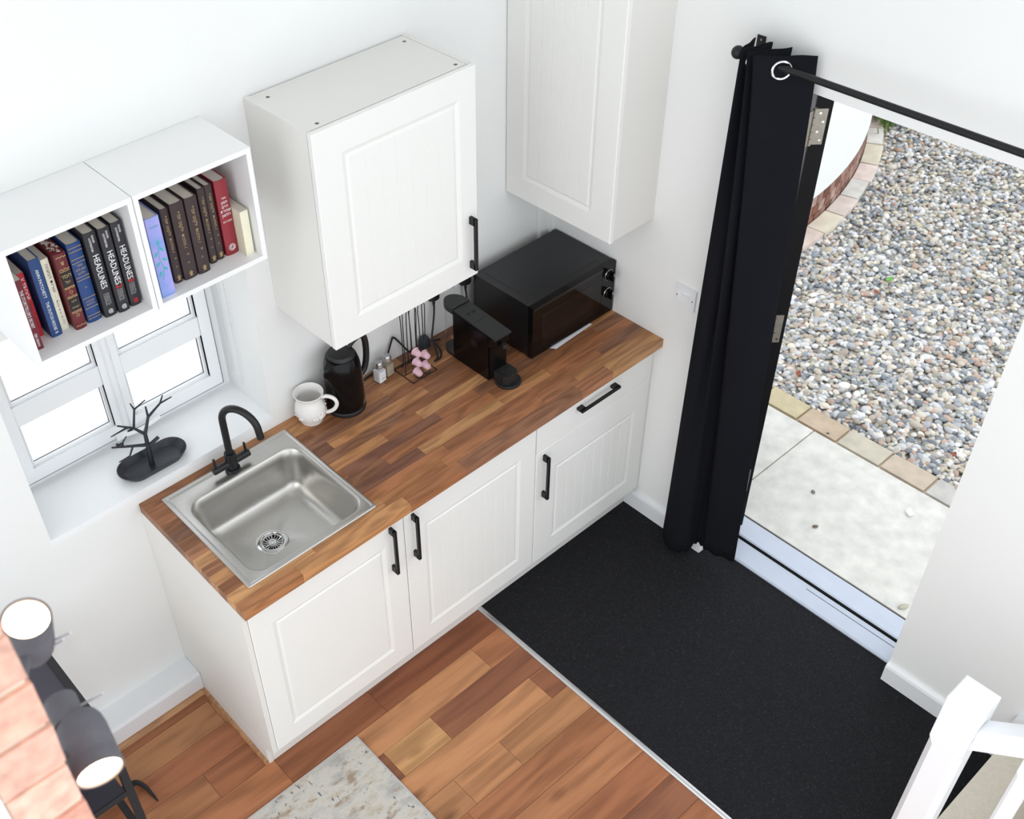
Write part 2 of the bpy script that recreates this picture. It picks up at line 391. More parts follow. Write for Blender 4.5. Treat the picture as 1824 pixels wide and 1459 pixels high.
def torus(c, axis, R, r, seg=32, s2=10):
    V, F = [], []
    for i in range(seg):
        a = 2 * PI * i / seg
        for k in range(s2):
            b = 2 * PI * k / s2
            V.append(((R + r * math.cos(b)) * math.cos(a), (R + r * math.cos(b)) * math.sin(a), r * math.sin(b)))
    for i in range(seg):
        j = (i + 1) % seg
        for k in range(s2):
            l = (k + 1) % s2
            F.append((i * s2 + k, j * s2 + k, j * s2 + l, i * s2 + l))
    return align((V, F), c, axis)
def mesh_from(name, g, smooth=False, angle=0.6):
    bm = bmesh.new(); vs = [bm.verts.new(p) for p in g[0]]
    for f in g[1]:
        try: bm.faces.new([vs[i] for i in f])
        except ValueError: pass
    bmesh.ops.remove_doubles(bm, verts=bm.verts, dist=1e-6)
    bmesh.ops.recalc_face_normals(bm, faces=bm.faces)
    if smooth:
        for f in bm.faces: f.smooth = True
        for e in bm.edges:
            if len(e.link_faces) == 2 and e.calc_face_angle(0) > angle: e.smooth = False
    me = bpy.data.meshes.new(name); bm.to_mesh(me); bm.free()
    return me
def root_loc(p):
    while p.parent: p = p.parent
    return p.location
def obj(name, g, material, parent=None, smooth=False, angle=0.6, label=None, color=None, loc=None):
    """g in world coordinates; stored relative to the thing's root (or to loc for a top-level mesh)"""
    base = root_loc(parent) if parent else (Vector(loc) if loc else Vector((0, 0, 0)))
    gg = ([tuple(Vector(p) - base) for p in g[0]], g[1])
    me = mesh_from(name, gg, smooth, angle)
    o = bpy.data.objects.new(name, me); COL.objects.link(o)
    me.materials.append(M[material] if isinstance(material, str) else material)
    if parent: o.parent = parent
    elif loc: o.location = loc
    if label: o['label'] = label
    if color: o.color = color
    return o
def tag(o, label, cat, group=None, kind=None):
    o['label'] = label; o['category'] = cat
    if group: o['group'] = group
    if kind: o['kind'] = kind
    return o
def thing(name, label, cat, loc, group=None):
    o = bpy.data.objects.new(name, None); COL.objects.link(o); o.location = loc; o.empty_display_size = 0.05
    return tag(o, label, cat, group)
def struct(name, loc=(0, 0, 0), label=None):
    o = bpy.data.objects.new(name, None); COL.objects.link(o); o.location = loc; o.empty_display_size = 0.05
    o['kind'] = 'structure'
    if label: o['label'] = label
    return o
def sobj(name, g, material, label=None, **kw):
    o = obj(name, g, material, **kw); o['kind'] = 'structure'
    if label: o['label'] = label
    return o
def text_geo(body, size, mtx, align_x='CENTER', ext=0.0002):
    c = bpy.data.curves.new('t', 'FONT'); c.body = body; c.size = size; c.align_x = align_x; c.align_y = 'CENTER'; c.extrude = ext; c.resolution_u = 2
    o = bpy.data.objects.new('t', c); COL.objects.link(o)
    dg = bpy.context.evaluated_depsgraph_get(); dg.update()
    me = bpy.data.meshes.new_from_object(o.evaluated_get(dg))
    g = ([tuple(mtx @ v.co) for v in me.vertices], [tuple(p.vertices) for p in me.polygons])
    bpy.data.objects.remove(o); bpy.data.curves.remove(c); bpy.data.meshes.remove(me)
    return g
def frame_mtx(origin, xax, yax):
    x = Vector(xax).normalized(); y = Vector(yax).normalized(); z = x.cross(y)
    m = Matrix((x, y, z)).transposed().to_4x4(); m.translation = Vector(origin); return m

# ------------------------------------------------------------------ key dimensions (metres)
W, H, T, DW = 1.8885, 0.9255, 0.0369, 0.6116      # wall distance, worktop height / thickness / depth
SILL = 0.975

# ================================================================== SETTING
YO = 0.33; XO = 2.05; ZT = 4.3
DY0, DY1, DZ = -0.93, -1.765, 2.035               # door opening
WX0, WX1, WZ1 = -0.30, 0.54, 1.72                 # window opening
sobj('wall_back', join(box(-2.7, WX0, 0, YO, -0.1, ZT), box(WX1, XO, 0, YO, -0.1, ZT), box(WX0, WX1, 0, YO, WZ1, ZT), box(WX0, WX1, 0, YO, -0.1, SILL - 0.025)), 'wall')
sobj('wall_right', join(box(W, XO, DY0, 0, -0.1, ZT), box(W, XO, -3.1, DY1, -0.1, ZT), box(W, XO, DY1, DY0, DZ, ZT)), 'wall')
sobj('ceiling', box(-2.7, XO, -3.1, YO, 4.3, 4.4), 'wall')  # unseen; left end carried further out to shade the upper-left wall from sky
sobj('sky_blocker', box(-2.8, -2.7, -1.2, YO, 2.5, ZT), 'wall')  # unseen panel added to block side sky light from the upper back wall
sobj('window_sill', bbox(WX0, WX1, 0.0, 0.262, SILL - 0.025, SILL, 0.002), 'upvc', label='deep white window board')

# floor with planks
fl = struct('floor', (0, 0, 0), 'orange-brown wooden plank floor')
obj('subfloor', box(-1.5, W, -3.1, 0, -0.06, -0.009), 'dark', fl)
PW = 0.1222
tones = ['#a4704d', '#976142', '#ae7c56', '#8a5940', '#a67651', '#9d6847', '#b78960']
rnd = random.Random(21)
def c4(h, k=1.0):
    c = lin(h); return (c[0] * k, c[1] * k, c[2] * k, 1)
plank_rows = list(range(-18, 6))
fixed = {-1: [(0.0, '#9d6341'), (0.52, '#a4673f'), (0.95, '#b0744a')]}
for r in plank_rows:
    y1 = -0.645 + PW * (r + 1); y0 = y1 - PW
    y1 = min(y1, -0.002)
    if y1 - y0 < 0.02: continue
    xe = 1.010
    cuts = [-1.49]
    x = -1.49 + rnd.uniform(0.2, 0.9)
    while x < xe - 0.12:
        cuts.append(x); x += rnd.choice([0.34, 0.62, 0.85, 1.05, 1.22]) * rnd.uniform(0.92, 1.06)
    if r == 0: cuts = [-1.49, -0.8, 0.02, 0.445]        # row beside the kickboard
    if r == -1: cuts = [-1.49, -0.62, 0.86]
    if r == -2: cuts = [-1.49, -0.5, 0.325, 0.545]
    if r == -3: cuts = [-1.49, -0.9, 0.12, 0.93]
    if r == -4: cuts = [-1.49, -0.2, 0.44, 0.66]
    cuts.append(xe)
    for a, b in zip(cuts[:-1], cuts[1:]):
        if b - a < 0.03: continue
        col = c4(rnd.choice(tones), rnd.uniform(0.98, 1.18))
        if r == 0 and a > 0.4: col = c4('#845239')
        if r == 0 and a == 0.02: col = c4('#8e5b3f')
        if r == -2 and a == 0.325: col = c4('#bd9062')
        obj('plank', bbox(a + 0.0006, b - 0.0006, y0 + 0.0006, y1 - 0.0006, -0.009, 0.0, 0.0012, 1, lambda p, q: p.z > -0.001 and q.z > -0.001), 'plank', fl, color=col)

mt = thing('entrance_mat', 'large black woven entrance matting covering the floor before the doorway', 'mat', (1.4, -1.3, 0))
obj('matting', join(box(1.018, W - 0.016, -3.05, -0.50, -0.0085, 0.006), box(W - 0.016, 1.945, DY1 + 0.002, DY0 - 0.002, -0.0085, 0.006)), 'matting', mt)
sobj('trim_1', prism([(1.008, -0.008), (1.008, 0.004), (1.0125, 0.0085), (1.018, 0.0095), (1.026, 0.0085), (1.026, 0.0062), (1.0185, 0.0062), (1.0185, -0.008)], 'y', -3.05, -0.515), 'alu', label='silver metal edge strip between planks and matting')

# skirtings
bl = prism([(0, 0), (-0.105, 0), (-0.105, 0.092), (-0.102, 0.099), (-0.094, 0.102), (0, 0.102)], 'x', -1.5, 0.0)
sobj('baseboard_left', bl, 'trim', label='deep boxed white skirting under the window')
sobj('trim_2', prism([(-0.105, 0), (-0.125, 0), (-0.125, 0.006), (-0.121, 0.012), (-0.113, 0.017), (-0.105, 0.018)], 'x', -1.5, -0.012), M['stave'], label='brown wooden beading along the skirting', color=c4('#b08560'))
sobj('trim_3', prism([(0.0, 0), (-0.013, 0), (-0.013, 0.006), (-0.009, 0.013), (0, 0.017)], 'y', -0.105, -0.528), M['stave'], label='brown wooden beading along the cabinet end panel', color=c4('#b08560'))
def wall_skirt(y0, y1):
    return prism([(W, 0), (W - 0.02, 0), (W - 0.02, 0.080), (W - 0.016, 0.090), (W - 0.006, 0.096), (W, 0.096)], 'y', y0, y1)
sobj('baseboard_right', wall_skirt(-0.525, DY0), 'trim', label='white skirting between cabinets and curtain')
sobj('baseboard_near', wall_skirt(DY1, -2.20), 'trim', label='white skirting right of the doorway')
# pipe boxing in the corner
sobj('trim_4', join(box(1.829, W, -0.001, -0.022, H + 0.001, ZT), box(1.868, W, -0.022, -0.044, H + 0.001, ZT)), 'wall', label='white boxed pipe casing in the corner')

# threshold
th = struct('trim_5', (2.0, -1.35, 0), 'pale blue-grey door threshold')
obj('inner_board', prism([(1.947, -0.03), (1.947, 0.010), (1.953, 0.016), (2.044, 0.016), (2.044, -0.03)], 'y', DY1, DY0), 'threshold', th)
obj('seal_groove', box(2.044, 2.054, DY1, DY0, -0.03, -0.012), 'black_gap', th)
obj('groove_shade_strip', box(2.0505, 2.0545, DY1, DY0, -0.012, 0.0225), 'black_gap', th)  # black strip added on the groove's lit far side to stand in for shade
obj('outer_board', prism([(2.054, -0.03), (2.054, 0.022), (2.062, 0.026), (2.105, 0.018), (2.172, 0.004), (2.172, -0.03)], 'y', DY1 - 0.05, DY0 + 0.05), 'threshold', th)
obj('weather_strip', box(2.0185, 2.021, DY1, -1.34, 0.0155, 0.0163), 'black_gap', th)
obj('slab_joint', box(2.1725, 2.1865, DY1 - 0.3, DY0 + 0.3, -0.045, -0.006), 'soil', th)

# window
win = struct('window_1', (0.12, 0.25, SILL), 'white casement window with four panes')
ox0, ox1, oz0, oz1 = WX0, WX1, SILL, WZ1
def ring(x0, x1, z0, z1, wl, wr, wb, wt, y0, y1, bev=0.004):
    return join(bbox(x0, x0 + wl, y0, y1, z0, z1, bev), bbox(x1 - wr, x1, y0, y1, z0, z1, bev), bbox(x0 + wl, x1 - wr, y0, y1, z0, z0 + wb, bev), bbox(x0 + wl, x1 - wr, y0, y1, z1 - wt, z1, bev))
obj('outer_frame', ring(ox0, ox1, oz0, oz1, 0.028, 0.028, 0.022, 0.03, 0.262, 0.325), 'upvc', win)
obj('frame_gap', join(box(0.5105, 0.5125, 0.2525, 0.3, SILL + 0.02, 1.69), box(-0.272, 0.512, 0.2525, 0.3, SILL + 0.0195, SILL + 0.0215)), 'dark', win)
obj('mullion', bbox(0.108, 0.146, 0.262, 0.32, SILL + 0.022, WZ1 - 0.03, 0.004), 'upvc', win)
for sx0, sx1, px0, px1 in ((-0.270, 0.112, -0.211, 0.090), (0.142, 0.510, 0.166, 0.466)):
    sa = obj('sash', ring(sx0, sx1, SILL + 0.022, WZ1 - 0.032, px0 - sx0, sx1 - px1, 0.052, 0.05, 0.252, 0.305, 0.006), 'upvc', win, smooth=True)
    bar = obj('glazing_bar', bbox(px0, px1, 0.254, 0.303, 1.229, 1.305, 0.008), 'upvc', sa, smooth=True)
    gb = []
    for za, zb in ((1.049, 1.229), (1.305, 1.638)):
        gb.append(ring(px0 - 0.001, px1 + 0.001, za - 0.001, zb + 0.001, 0.011, 0.011, 0.011, 0.011, 0.264, 0.274, 0.003))
        obj('pane', box(px0, px1, 0.276, 0.282, za, zb), 'glass', sa)
    obj('glazing_bead', join(*gb), 'upvc', sa)
    gk = [ring(px0 + 0.009, px1 - 0.009, za + 0.008, zb - 0.008, 0.003, 0.003, 0.003, 0.003, 0.2735, 0.2765, 0.0005) for za, zb in ((1.049, 1.229), (1.305, 1.638))]
    obj('gasket', join(*gk), 'greystrip', sa)
obj('casement_handle', join(bbox(0.075, 0.115, 0.232, 0.252, 1.000, 1.022, 0.006), tube(catmull([(0.095, 0.236, 1.010), (0.14, 0.222, 1.012), (0.19, 0.218, 1.017), (0.235, 0.222, 1.020)], 6), 0.007, 8)), 'upvc', win, smooth=True)
bc = thing('blind_chain', 'white beaded blind cord hanging against the window reveal', 'cord', (0.525, 0.16, 1.03))
for yy, zb, r_ in ((0.150, 1.030, 0.0020), (0.205, 1.06, 0.0018)):
    bs = []
    z = zb
    while z < 1.71:
        bs.append(sphere((0.532, yy, z), r_, 6, 4)); z += 0.0062
    obj('bead_strand', join(*bs), 'upvc', bc)['kind'] = 'stuff'
    obj('cord', cyl((0.532, yy, zb), (0.532, yy, 1.715), 0.0008, 6), 'greystrip', bc)

# door leaf swung open outside + frame
hx, hy = 2.052, -0.938
ang = math.radians(137)
dr = thing('door', 'black door leaf swung open outside the doorway with steel hinges', 'door', (hx, hy, 0.03))
dd = Vector((math.sin(ang), -math.cos(ang), 0)); ee = Vector((-math.cos(ang), -math.sin(ang), 0))   # leaf direction, thickness direction
p0 = Vector((hx + 0.004, hy, 0)) + dd * 0.004
def dquad(a, b, c, d, z0, z1):
    vs = [p0 + dd * a + ee * c, p0 + dd * b + ee * c, p0 + dd * b + ee * d, p0 + dd * a + ee * d]
    return [(v.x, v.y, z0) for v in vs] + [(v.x, v.y, z1) for v in vs], [(0, 1, 2, 3), (7, 6, 5, 4), (0, 4, 5, 1), (1, 5, 6, 2), (2, 6, 7, 3), (3, 7, 4, 0)]
obj('leaf', dquad(0, 0.80, 0, 0.052, 0.035, 2.025), 'blackdoor', dr)
obj('inner_panel', dquad(0.12, 0.68, 0.0521, 0.058, 0.2, 0.9), 'blackdoor', dr)
for hz in (1.84, 1.06, 0.30):
    h = obj('hinge', join(dquad(-0.0025, 0.0002, 0.004, 0.040, hz - 0.06, hz + 0.06)), 'hinge', dr)
    obj('hinge_pin', join(*[cyl((hx, hy - 0.002, hz - 0.06 + 0.024 * i + 0.0008), (hx, hy - 0.002, hz - 0.06 + 0.024 * (i + 1) - 0.0008), 0.0062, 12) for i in range(5)] + [cyl((hx, hy - 0.002, hz + 0.06), (hx, hy - 0.002, hz + 0.066), 0.0075, 12)]), 'hinge', h, smooth=True)
    sc = []
    for k, (a_, z_) in enumerate(((0.018, 0.046), (0.030, 0.017), (0.018, -0.016), (0.030, -0.045))):
        c = p0 - dd * 0.0025 + ee * a_; sc.append(cyl((c.x, c.y, hz + z_), tuple(Vector((c.x, c.y, hz + z_)) - dd * 0.0012), 0.0042, 10))
    obj('screw', join(*sc), 'chrome', h)
    obj('hinge_leaf', box(hx - 0.045, hx - 0.004, DY0 - 0.0095, DY0 - 0.0078, hz - 0.06, hz + 0.06), 'hinge', h)
fr = struct('door_1', (2.0, DY0, 0), 'black door frame lining')
obj('jamb', box(1.93, 2.012, DY0 - 0.007, DY0, 0.03, DZ - 0.001), 'blackdoor', fr)
obj('seal', box(2.012, XO - 0.0005, DY0 - 0.007, DY0, 0.03, DZ - 0.001), 'greystrip', fr)

# ================================================================== OUTSIDE
gr = struct('ground', (3, -1, -0.1), 'ground outside')
obj('soil_bed', box(XO, 9.5, -4.5, 4.0, -0.20, -0.055), 'soil', gr)
obj('gravel_bed', box(2.966, 9.4, -4.4, 3.9, -0.055, -0.024), 'gravelbed', gr)
obj('pale_yard', box(-4, XO - 0.001, YO, 9.0, -0.20, -0.055), 'yard', gr)
hd = thing('hedge', 'pale green hedge glimpsed beyond the window', 'hedge', (0.6, 3.2, -0.055))
hv = []
for i in range(46):
    hv.append(sphere((0.45 + rnd.uniform(-0.55, 0.55), 3.2 + rnd.uniform(-0.2, 0.2), rnd.uniform(0.0, 0.5)), rnd.uniform(0.09, 0.17), 8, 6))
obj('foliage', join(*hv), 'hedge', hd)
pv = struct('paving', (2.5, -1.2, 0), 'pale stone paving outside the door')
obj('bedding', box(2.18, 2.965, -4.2, 1.2, -0.055, -0.012), 'mortar', pv)
slabs = [(2.186, 2.832, -0.815, -0.10), (2.186, 2.832, -1.95, -0.822), (2.186, 2.832, -3.0, -1.957), (2.186, 2.832, -0.093, 0.9)]
for a, b, c, d in slabs:
    obj('slab', bbox(a, b, c, d, -0.045, 0.0, 0.004, 1), 'stone', pv, color=c4('#dddcd6', rnd.uniform(0.97, 1.03)))
ys = [-0.51, -0.72, -0.929, -1.146, -1.362, -1.575, -1.79, -2.0, -2.2, -2.41]
ys = [0.33, 0.12, -0.09, -0.30] + ys
cols = ['#bdb49f', '#beb09d', '#b8ae98', '#bcb29a', '#beb292', '#bba892', '#bfb8a8', '#bfb09f', '#bbb8b4', '#beb5a6', '#b9ad98', '#bdb49f', '#bfb09f']
for i in range(len(ys) - 1):
    obj('edging_stone', bbox(2.842, 2.958 + rnd.uniform(-0.006, 0.006), ys[i + 1] + 0.006, ys[i] - 0.006, -0.045, 0.004 + rnd.uniform(-0.002, 0.002), 0.005, 1), 'stone', pv, color=c4(cols[i % len(cols)], 1.05))

# round rendered wall with brick plinth
def circ3(a, b, c):
    (x1, y1), (x2, y2), (x3, y3) = a, b, c
    d = 2 * (x1 * (y2 - y3) + x2 * (y3 - y1) + x3 * (y1 - y2))
    ux = ((x1**2 + y1**2) * (y2 - y3) + (x2**2 + y2**2) * (y3 - y1) + (x3**2 + y3**2) * (y1 - y2)) / d
    uy = ((x1**2 + y1**2) * (x3 - x2) + (x2**2 + y2**2) * (x1 - x3) + (x3**2 + y3**2) * (x2 - x1)) / d
    return ux, uy, math.hypot(x1 - ux, y1 - uy)
cxw, cyw, rw = circ3((4.206, 0.195), (4.72, 0.280), (5.33, 0.525))
def arc_seg(r0, r1, a0, a1, z0, z1, n=1):
    L0 = [(cxw + r0 * math.cos(a0 + (a1 - a0) * i / n), cyw + r0 * math.sin(a0 + (a1 - a0) * i / n)) for i in range(n + 1)]
    L1 = [(cxw + r1 * math.cos(a0 + (a1 - a0) * i / n), cyw + r1 * math.sin(a0 + (a1 - a0) * i / n)) for i in range(n + 1)]
    return prism(L0 + L1[::-1], 'z', z0, z1)
A0, A1 = math.atan2(0.17 - cyw, 3.55 - cxw), math.radians(20)
ow = struct('wall_outside', (cxw, cyw, 0), 'round white rendered wall on a brick plinth')
obj('render_coat', arc_seg(rw - 0.3, rw, A0, A1, 0.186, 3.2, 60), 'plaster', ow, smooth=True)
obj('plinth_core', arc_seg(rw - 0.3, rw - 0.012, A0, A1, -0.1, 0.186, 60), 'mortar', ow)
bcol = ['#947064', '#865d51', '#a07d70', '#77503f', '#99766a', '#ab9186']
aw = 0.0745 / rw
Abr1 = math.atan2(1.4 - cyw, 5.75 - cxw)
nb = int((Abr1 - A0) / aw)
for row in range(3):
    for i in range(nb):
        a = A0 + aw * (i + 0.5 * (row % 2))
        obj('brick', arc_seg(rw - 0.05, rw - rnd.uniform(0.001, 0.004), a + 0.08 * aw, a + 0.92 * aw, -0.005 + row * 0.0635, 0.0515 + row * 0.0635, 1), 'brick', ow, color=c4(rnd.choice(bcol), rnd.uniform(0.85, 1.2)))
kb = struct('paving_kerb', (cxw, cyw, 0), 'sandstone kerb at the foot of the round wall')
ak = 0.235 / (rw + 0.07)
kc = ['#d3ccb9', '#dad8d2', '#d6c6bc', '#d8cfbd', '#d5c8c0', '#d2d1ca', '#d9cac2']
a = A0; i = 0
while a < Abr1 - ak:
    w_ = ak * rnd.uniform(0.85, 1.12)
    obj('kerb_stone', bevel_geo(arc_seg(rw + 0.004, rw + 0.108 + rnd.uniform(-0.012, 0.012), a + 0.002, a + w_ - 0.002, -0.06, 0.018 + rnd.uniform(-0.004, 0.004), 2), 0.005, 1), 'stone', kb, color=c4(kc[i % len(kc)], 1.05))
    a += w_; i += 1

# gravel
pal = ['#babcbf', '#a6aaae', '#c9c9c6', '#dcdcd9', '#bcb3a6', '#a9a094', '#8f9499', '#c6bcae', '#858b92', '#e2e0da', '#b3a598', '#abafb6', '#cdc5b8', '#97988f', '#b89d8e', '#d6cfc3', '#747b83', '#c6c8cc', '#d9d9dc', '#bdb49c']
pall = [lin(c) for c in pal]
def ico(sub):
    bm = bmesh.new(); bmesh.ops.create_icosphere(bm, subdivisions=sub, radius=1.0)
    bm.verts.index_update()
    v = np.array([tuple(p.co) for p in bm.verts]); f = np.array([[q.index for q in p.verts] for p in bm.faces]); bm.free(); return v, f
def in_gravel(x, y):
    if x < 2.968: return False
    return math.hypot(x - cxw, y - cyw) > rw + 0.115 or y > cyw
nr = np.random.RandomState(5)
def scatter(x0, x1, y0, y1, n, s0, s1):
    out = []
    xs = nr.uniform(x0, x1, n); ysr = nr.uniform(y0, y1, n); ss = nr.uniform(s0, s1, n) * np.where(nr.rand(n) < 0.06, 1.5, 1.0)
    for x, y, s in zip(xs, ysr, ss):
        if in_gravel(x, y): out.append((x, y, s))
    return out
singles, bulk_near, bulk_far = [], [], []
near = scatter(2.968, 4.3, -2.1, 0.3, 13500, 0.0095, 0.0185)
far = scatter(4.3, 7.0, -1.7, 1.0, 23000, 0.0115, 0.020)
near.sort(key=lambda p: (p[0] + 0.87) ** 2 + (p[1] + 2.59) ** 2 + (3 if not (-1.52 < p[1] < -0.45 and p[0] < 3.3) else 0))
singles, bulk_near = near[:300], near[300:]
V2, F2 = ico(2); V1, F1 = ico(1)
def bulk(name, pts, V, F, parent):
    n = len(pts); P = np.array(pts)
    ax = nr.uniform(0, 2 * PI, n); tilt = nr.normal(0, 0.35, n); tz = nr.uniform(0, 2 * PI, n)
    sx = P[:, 2] * nr.uniform(0.95, 1.35, n); sy = P[:, 2] * nr.uniform(0.7, 1.0, n); sz = P[:, 2] * nr.uniform(0.4, 0.7, n)
    vv = V[None] * np.stack([sx, sy, sz], 1)[:, None, :]
    c, s = np.cos(ax)[:, None], np.sin(ax)[:, None]
    x = vv[..., 0] * c - vv[..., 1] * s; y = vv[..., 0] * s + vv[..., 1] * c; z = vv[..., 2]
    ct, st = np.cos(tilt)[:, None], np.sin(tilt)[:, None]
    y, z = y * ct - z * st, y * st + z * ct
    c, s = np.cos(tz)[:, None], np.sin(tz)[:, None]
    x, y = x * c - y * s, x * s + y * c
    zc = nr.uniform(-0.026, -0.004, n)
    co = np.stack([x + P[:, 0:1], y + P[:, 1:2], z + zc[:, None]], 2).reshape(-1, 3)
    fc = (F[None] + (np.arange(n) * len(V))[:, None, None]).reshape(-1, 3)
    me = bpy.data.meshes.new(name)
    me.vertices.add(len(co)); me.vertices.foreach_set('co', co.ravel().astype(np.float32))
    me.loops.add(fc.size); me.loops.foreach_set('vertex_index', fc.ravel().astype(np.int32))
    me.polygons.add(len(fc)); me.polygons.foreach_set('loop_start', np.arange(0, fc.size, 3, dtype=np.int32))
    me.update(calc_edges=True)
    me.polygons.foreach_set('use_smooth', np.ones(len(fc), dtype=bool))
    cols_ = np.array(pall)[nr.randint(0, len(pall), n)] * nr.uniform(0.85, 1.15, n)[:, None]
    cols_[:, 3] = 1
    at = me.color_attributes.new('tint', 'FLOAT_COLOR', 'POINT')
    at.data.foreach_set('color', np.repeat(np.clip(cols_, 0, 1), len(V), 0).ravel().astype(np.float32))
    me.materials.append(M['pebbles'])
    o = bpy.data.objects.new(name, me); COL.objects.link(o)
    if parent: o.parent = parent
    return o
g1 = bulk('gravel', bulk_near, V2, F2, None)
tag(g1, 'loose mixed grey and buff gravel in front of the round wall', 'gravel', kind='stuff')
g2 = bulk('gravel_far', far, V1, F1, None)
g2.name = 'gravel'
tag(g2, 'far stretch of loose mixed gravel beyond the round wall kerb', 'gravel', kind='stuff')
pms = []
for k in range(10):
    r_ = random.Random(k)
    sh = (r_.uniform(0.95, 1.35), r_.uniform(0.7, 1.0), r_.uniform(0.42, 0.68))
    me = mesh_from('pebble', ([(p[0] * sh[0] * (1 + 0.12 * math.sin(3 * p[1] + k)), p[1] * sh[1], p[2] * sh[2]) for p in V2.tolist()], [tuple(f) for f in F2.tolist()]), True, 3)
    me.materials.append(M['pebble']); pms.append(me)
for k, (x, y, s) in enumerate(singles):
    o = bpy.data.objects.new('pebble', pms[k % 10]); COL.objects.link(o)
    o.location = (x, y, rnd.uniform(-0.014, -0.001)); o.scale = (s, s, s)
    o.rotation_euler = (rnd.gauss(0, 0.3), rnd.gauss(0, 0.3), rnd.uniform(0, 6.28))
    o.color = tuple(rnd.choice(pall)[:3]) + (1,)
    tag(o, 'smooth pebble lying in the gravel next to the sandstone edging', 'pebble', 'gravel pebbles along the edging stones')

# plants, leaves, debris outside
gc = thing('grass_clump', 'tuft of green grass growing beside the round white wall', 'grass', (5.62, 0.66, -0.02))
bl_ = []
for i in range(420):
    bx, by = 5.66 + rnd.gauss(0, 0.11), 0.66 + rnd.gauss(0, 0.09)
    if math.hypot(bx - cxw, by - cyw) < rw + 0.06: continue
    a = rnd.uniform(0, 6.28); L = rnd.uniform(0.10, 0.26); w_ = 0.006
    d = Vector((math.cos(a), math.sin(a), 0)); s = Vector((-d.y, d.x, 0)) * w_
    b0 = Vector((bx, by, -0.03)); b1 = b0 + d * L * 0.25 + Vector((0, 0, L * 0.75)); b2 = b0 + d * L * 0.7 + Vector((0, 0, L))
    bl_.append(([tuple(b0 - s), tuple(b0 + s), tuple(b1 + s), tuple(b1 - s), tuple(b2)], [(0, 1, 2, 3), (3, 2, 4)]))
q_ = obj('blades', join(*bl_), 'grass', gc); q_['kind'] = 'stuff'
def leaf(name, label, x, y, z, L, wd, rot, m_, curl=0.2):
    pts = []
    n = 7
    mtx = Matrix.Translation((x, y, z)) @ Matrix.Rotation(rot, 4, 'Z') @ Matrix.Rotation(curl, 4, 'X')
    V, F = [], []
    for i in range(n):
        t = i / (n - 1); hw = wd * math.sin(PI * min(1, t * 0.94 + 0.03)) ** 0.8
        zz = 0.25 * L * (t - 0.5) ** 2 * 2
        for s in (-1, 0, 1): V.append(tuple(mtx @ Vector((L * (t - 0.5), s * hw, zz + abs(s) * hw * 0.35))))
    for i in range(n - 1):
        for s in (0, 1): F.append((i * 3 + s, i * 3 + s + 1, i * 3 + s + 4, i * 3 + s + 3))
    g = (V, F)
    top = [(p[0], p[1], p[2] + 0.0012) for p in V]
    o = obj(name, join(g, (top, [tuple(reversed(f)) for f in F])), m_, loc=(x, y, z), smooth=True, angle=2)
    return tag(o, label, 'leaf')
for nm, lb, x, y, L, wd, ro, m_ in (('green_leaf', 'fresh green leaf lying on the gravel', 4.094, -0.407, 0.055, 0.012, -0.2, 'leafgreen'), ('dead_leaf', 'curled red-brown dead leaf beside the green leaf on gravel', 3.945, -0.425, 0.045, 0.014, 0.9, 'leafbrown'), ('dead_leaf', 'pale orange dead leaf on the gravel near the black door', 3.104, -0.539, 0.045, 0.013, 0.4, 'leafbrown'), ('dead_leaf', 'dry brown leaf at the right end of the gravel', 3.123, -1.331, 0.035, 0.010, 0.1, 'leafbrown')):
    leaf(nm, lb, x, y, 0.014, L, wd, ro, m_)
def chip(label, x, y, r, sc, colr):
    k = rnd.randint(0, 9)
    o = bpy.data.objects.new('stone_chip', pms[k]); COL.objects.link(o); o.location = (x, y, r * 0.45); o.scale = (r, r * sc, r * 0.8); o.rotation_euler = (0, 0, rnd.uniform(0, 3)); o.color = c4(colr)
    tag(o, label, 'stone')
chip('dark grey stone chip in the middle of the pale slab', 2.500, -1.043, 0.010, 1.0, '#75756d')
chip('small brown stone chip nearer the threshold on the pale slab', 2.336, -1.167, 0.012, 0.8, '#6d5e50')
chip('knobbly buff stone chip beside the right end of the threshold', 2.225, -1.641, 0.017, 0.7, '#bdb8a6')
chip('dark speck of stone on a sandstone edging block', 2.859, -0.873, 0.008, 0.8, '#4a4038')
leaf('dry_leaf', 'pale dry leaf lying on the stone slab', 2.682, -1.387, 0.005, 0.05, 0.016, 0.5, 'paper')

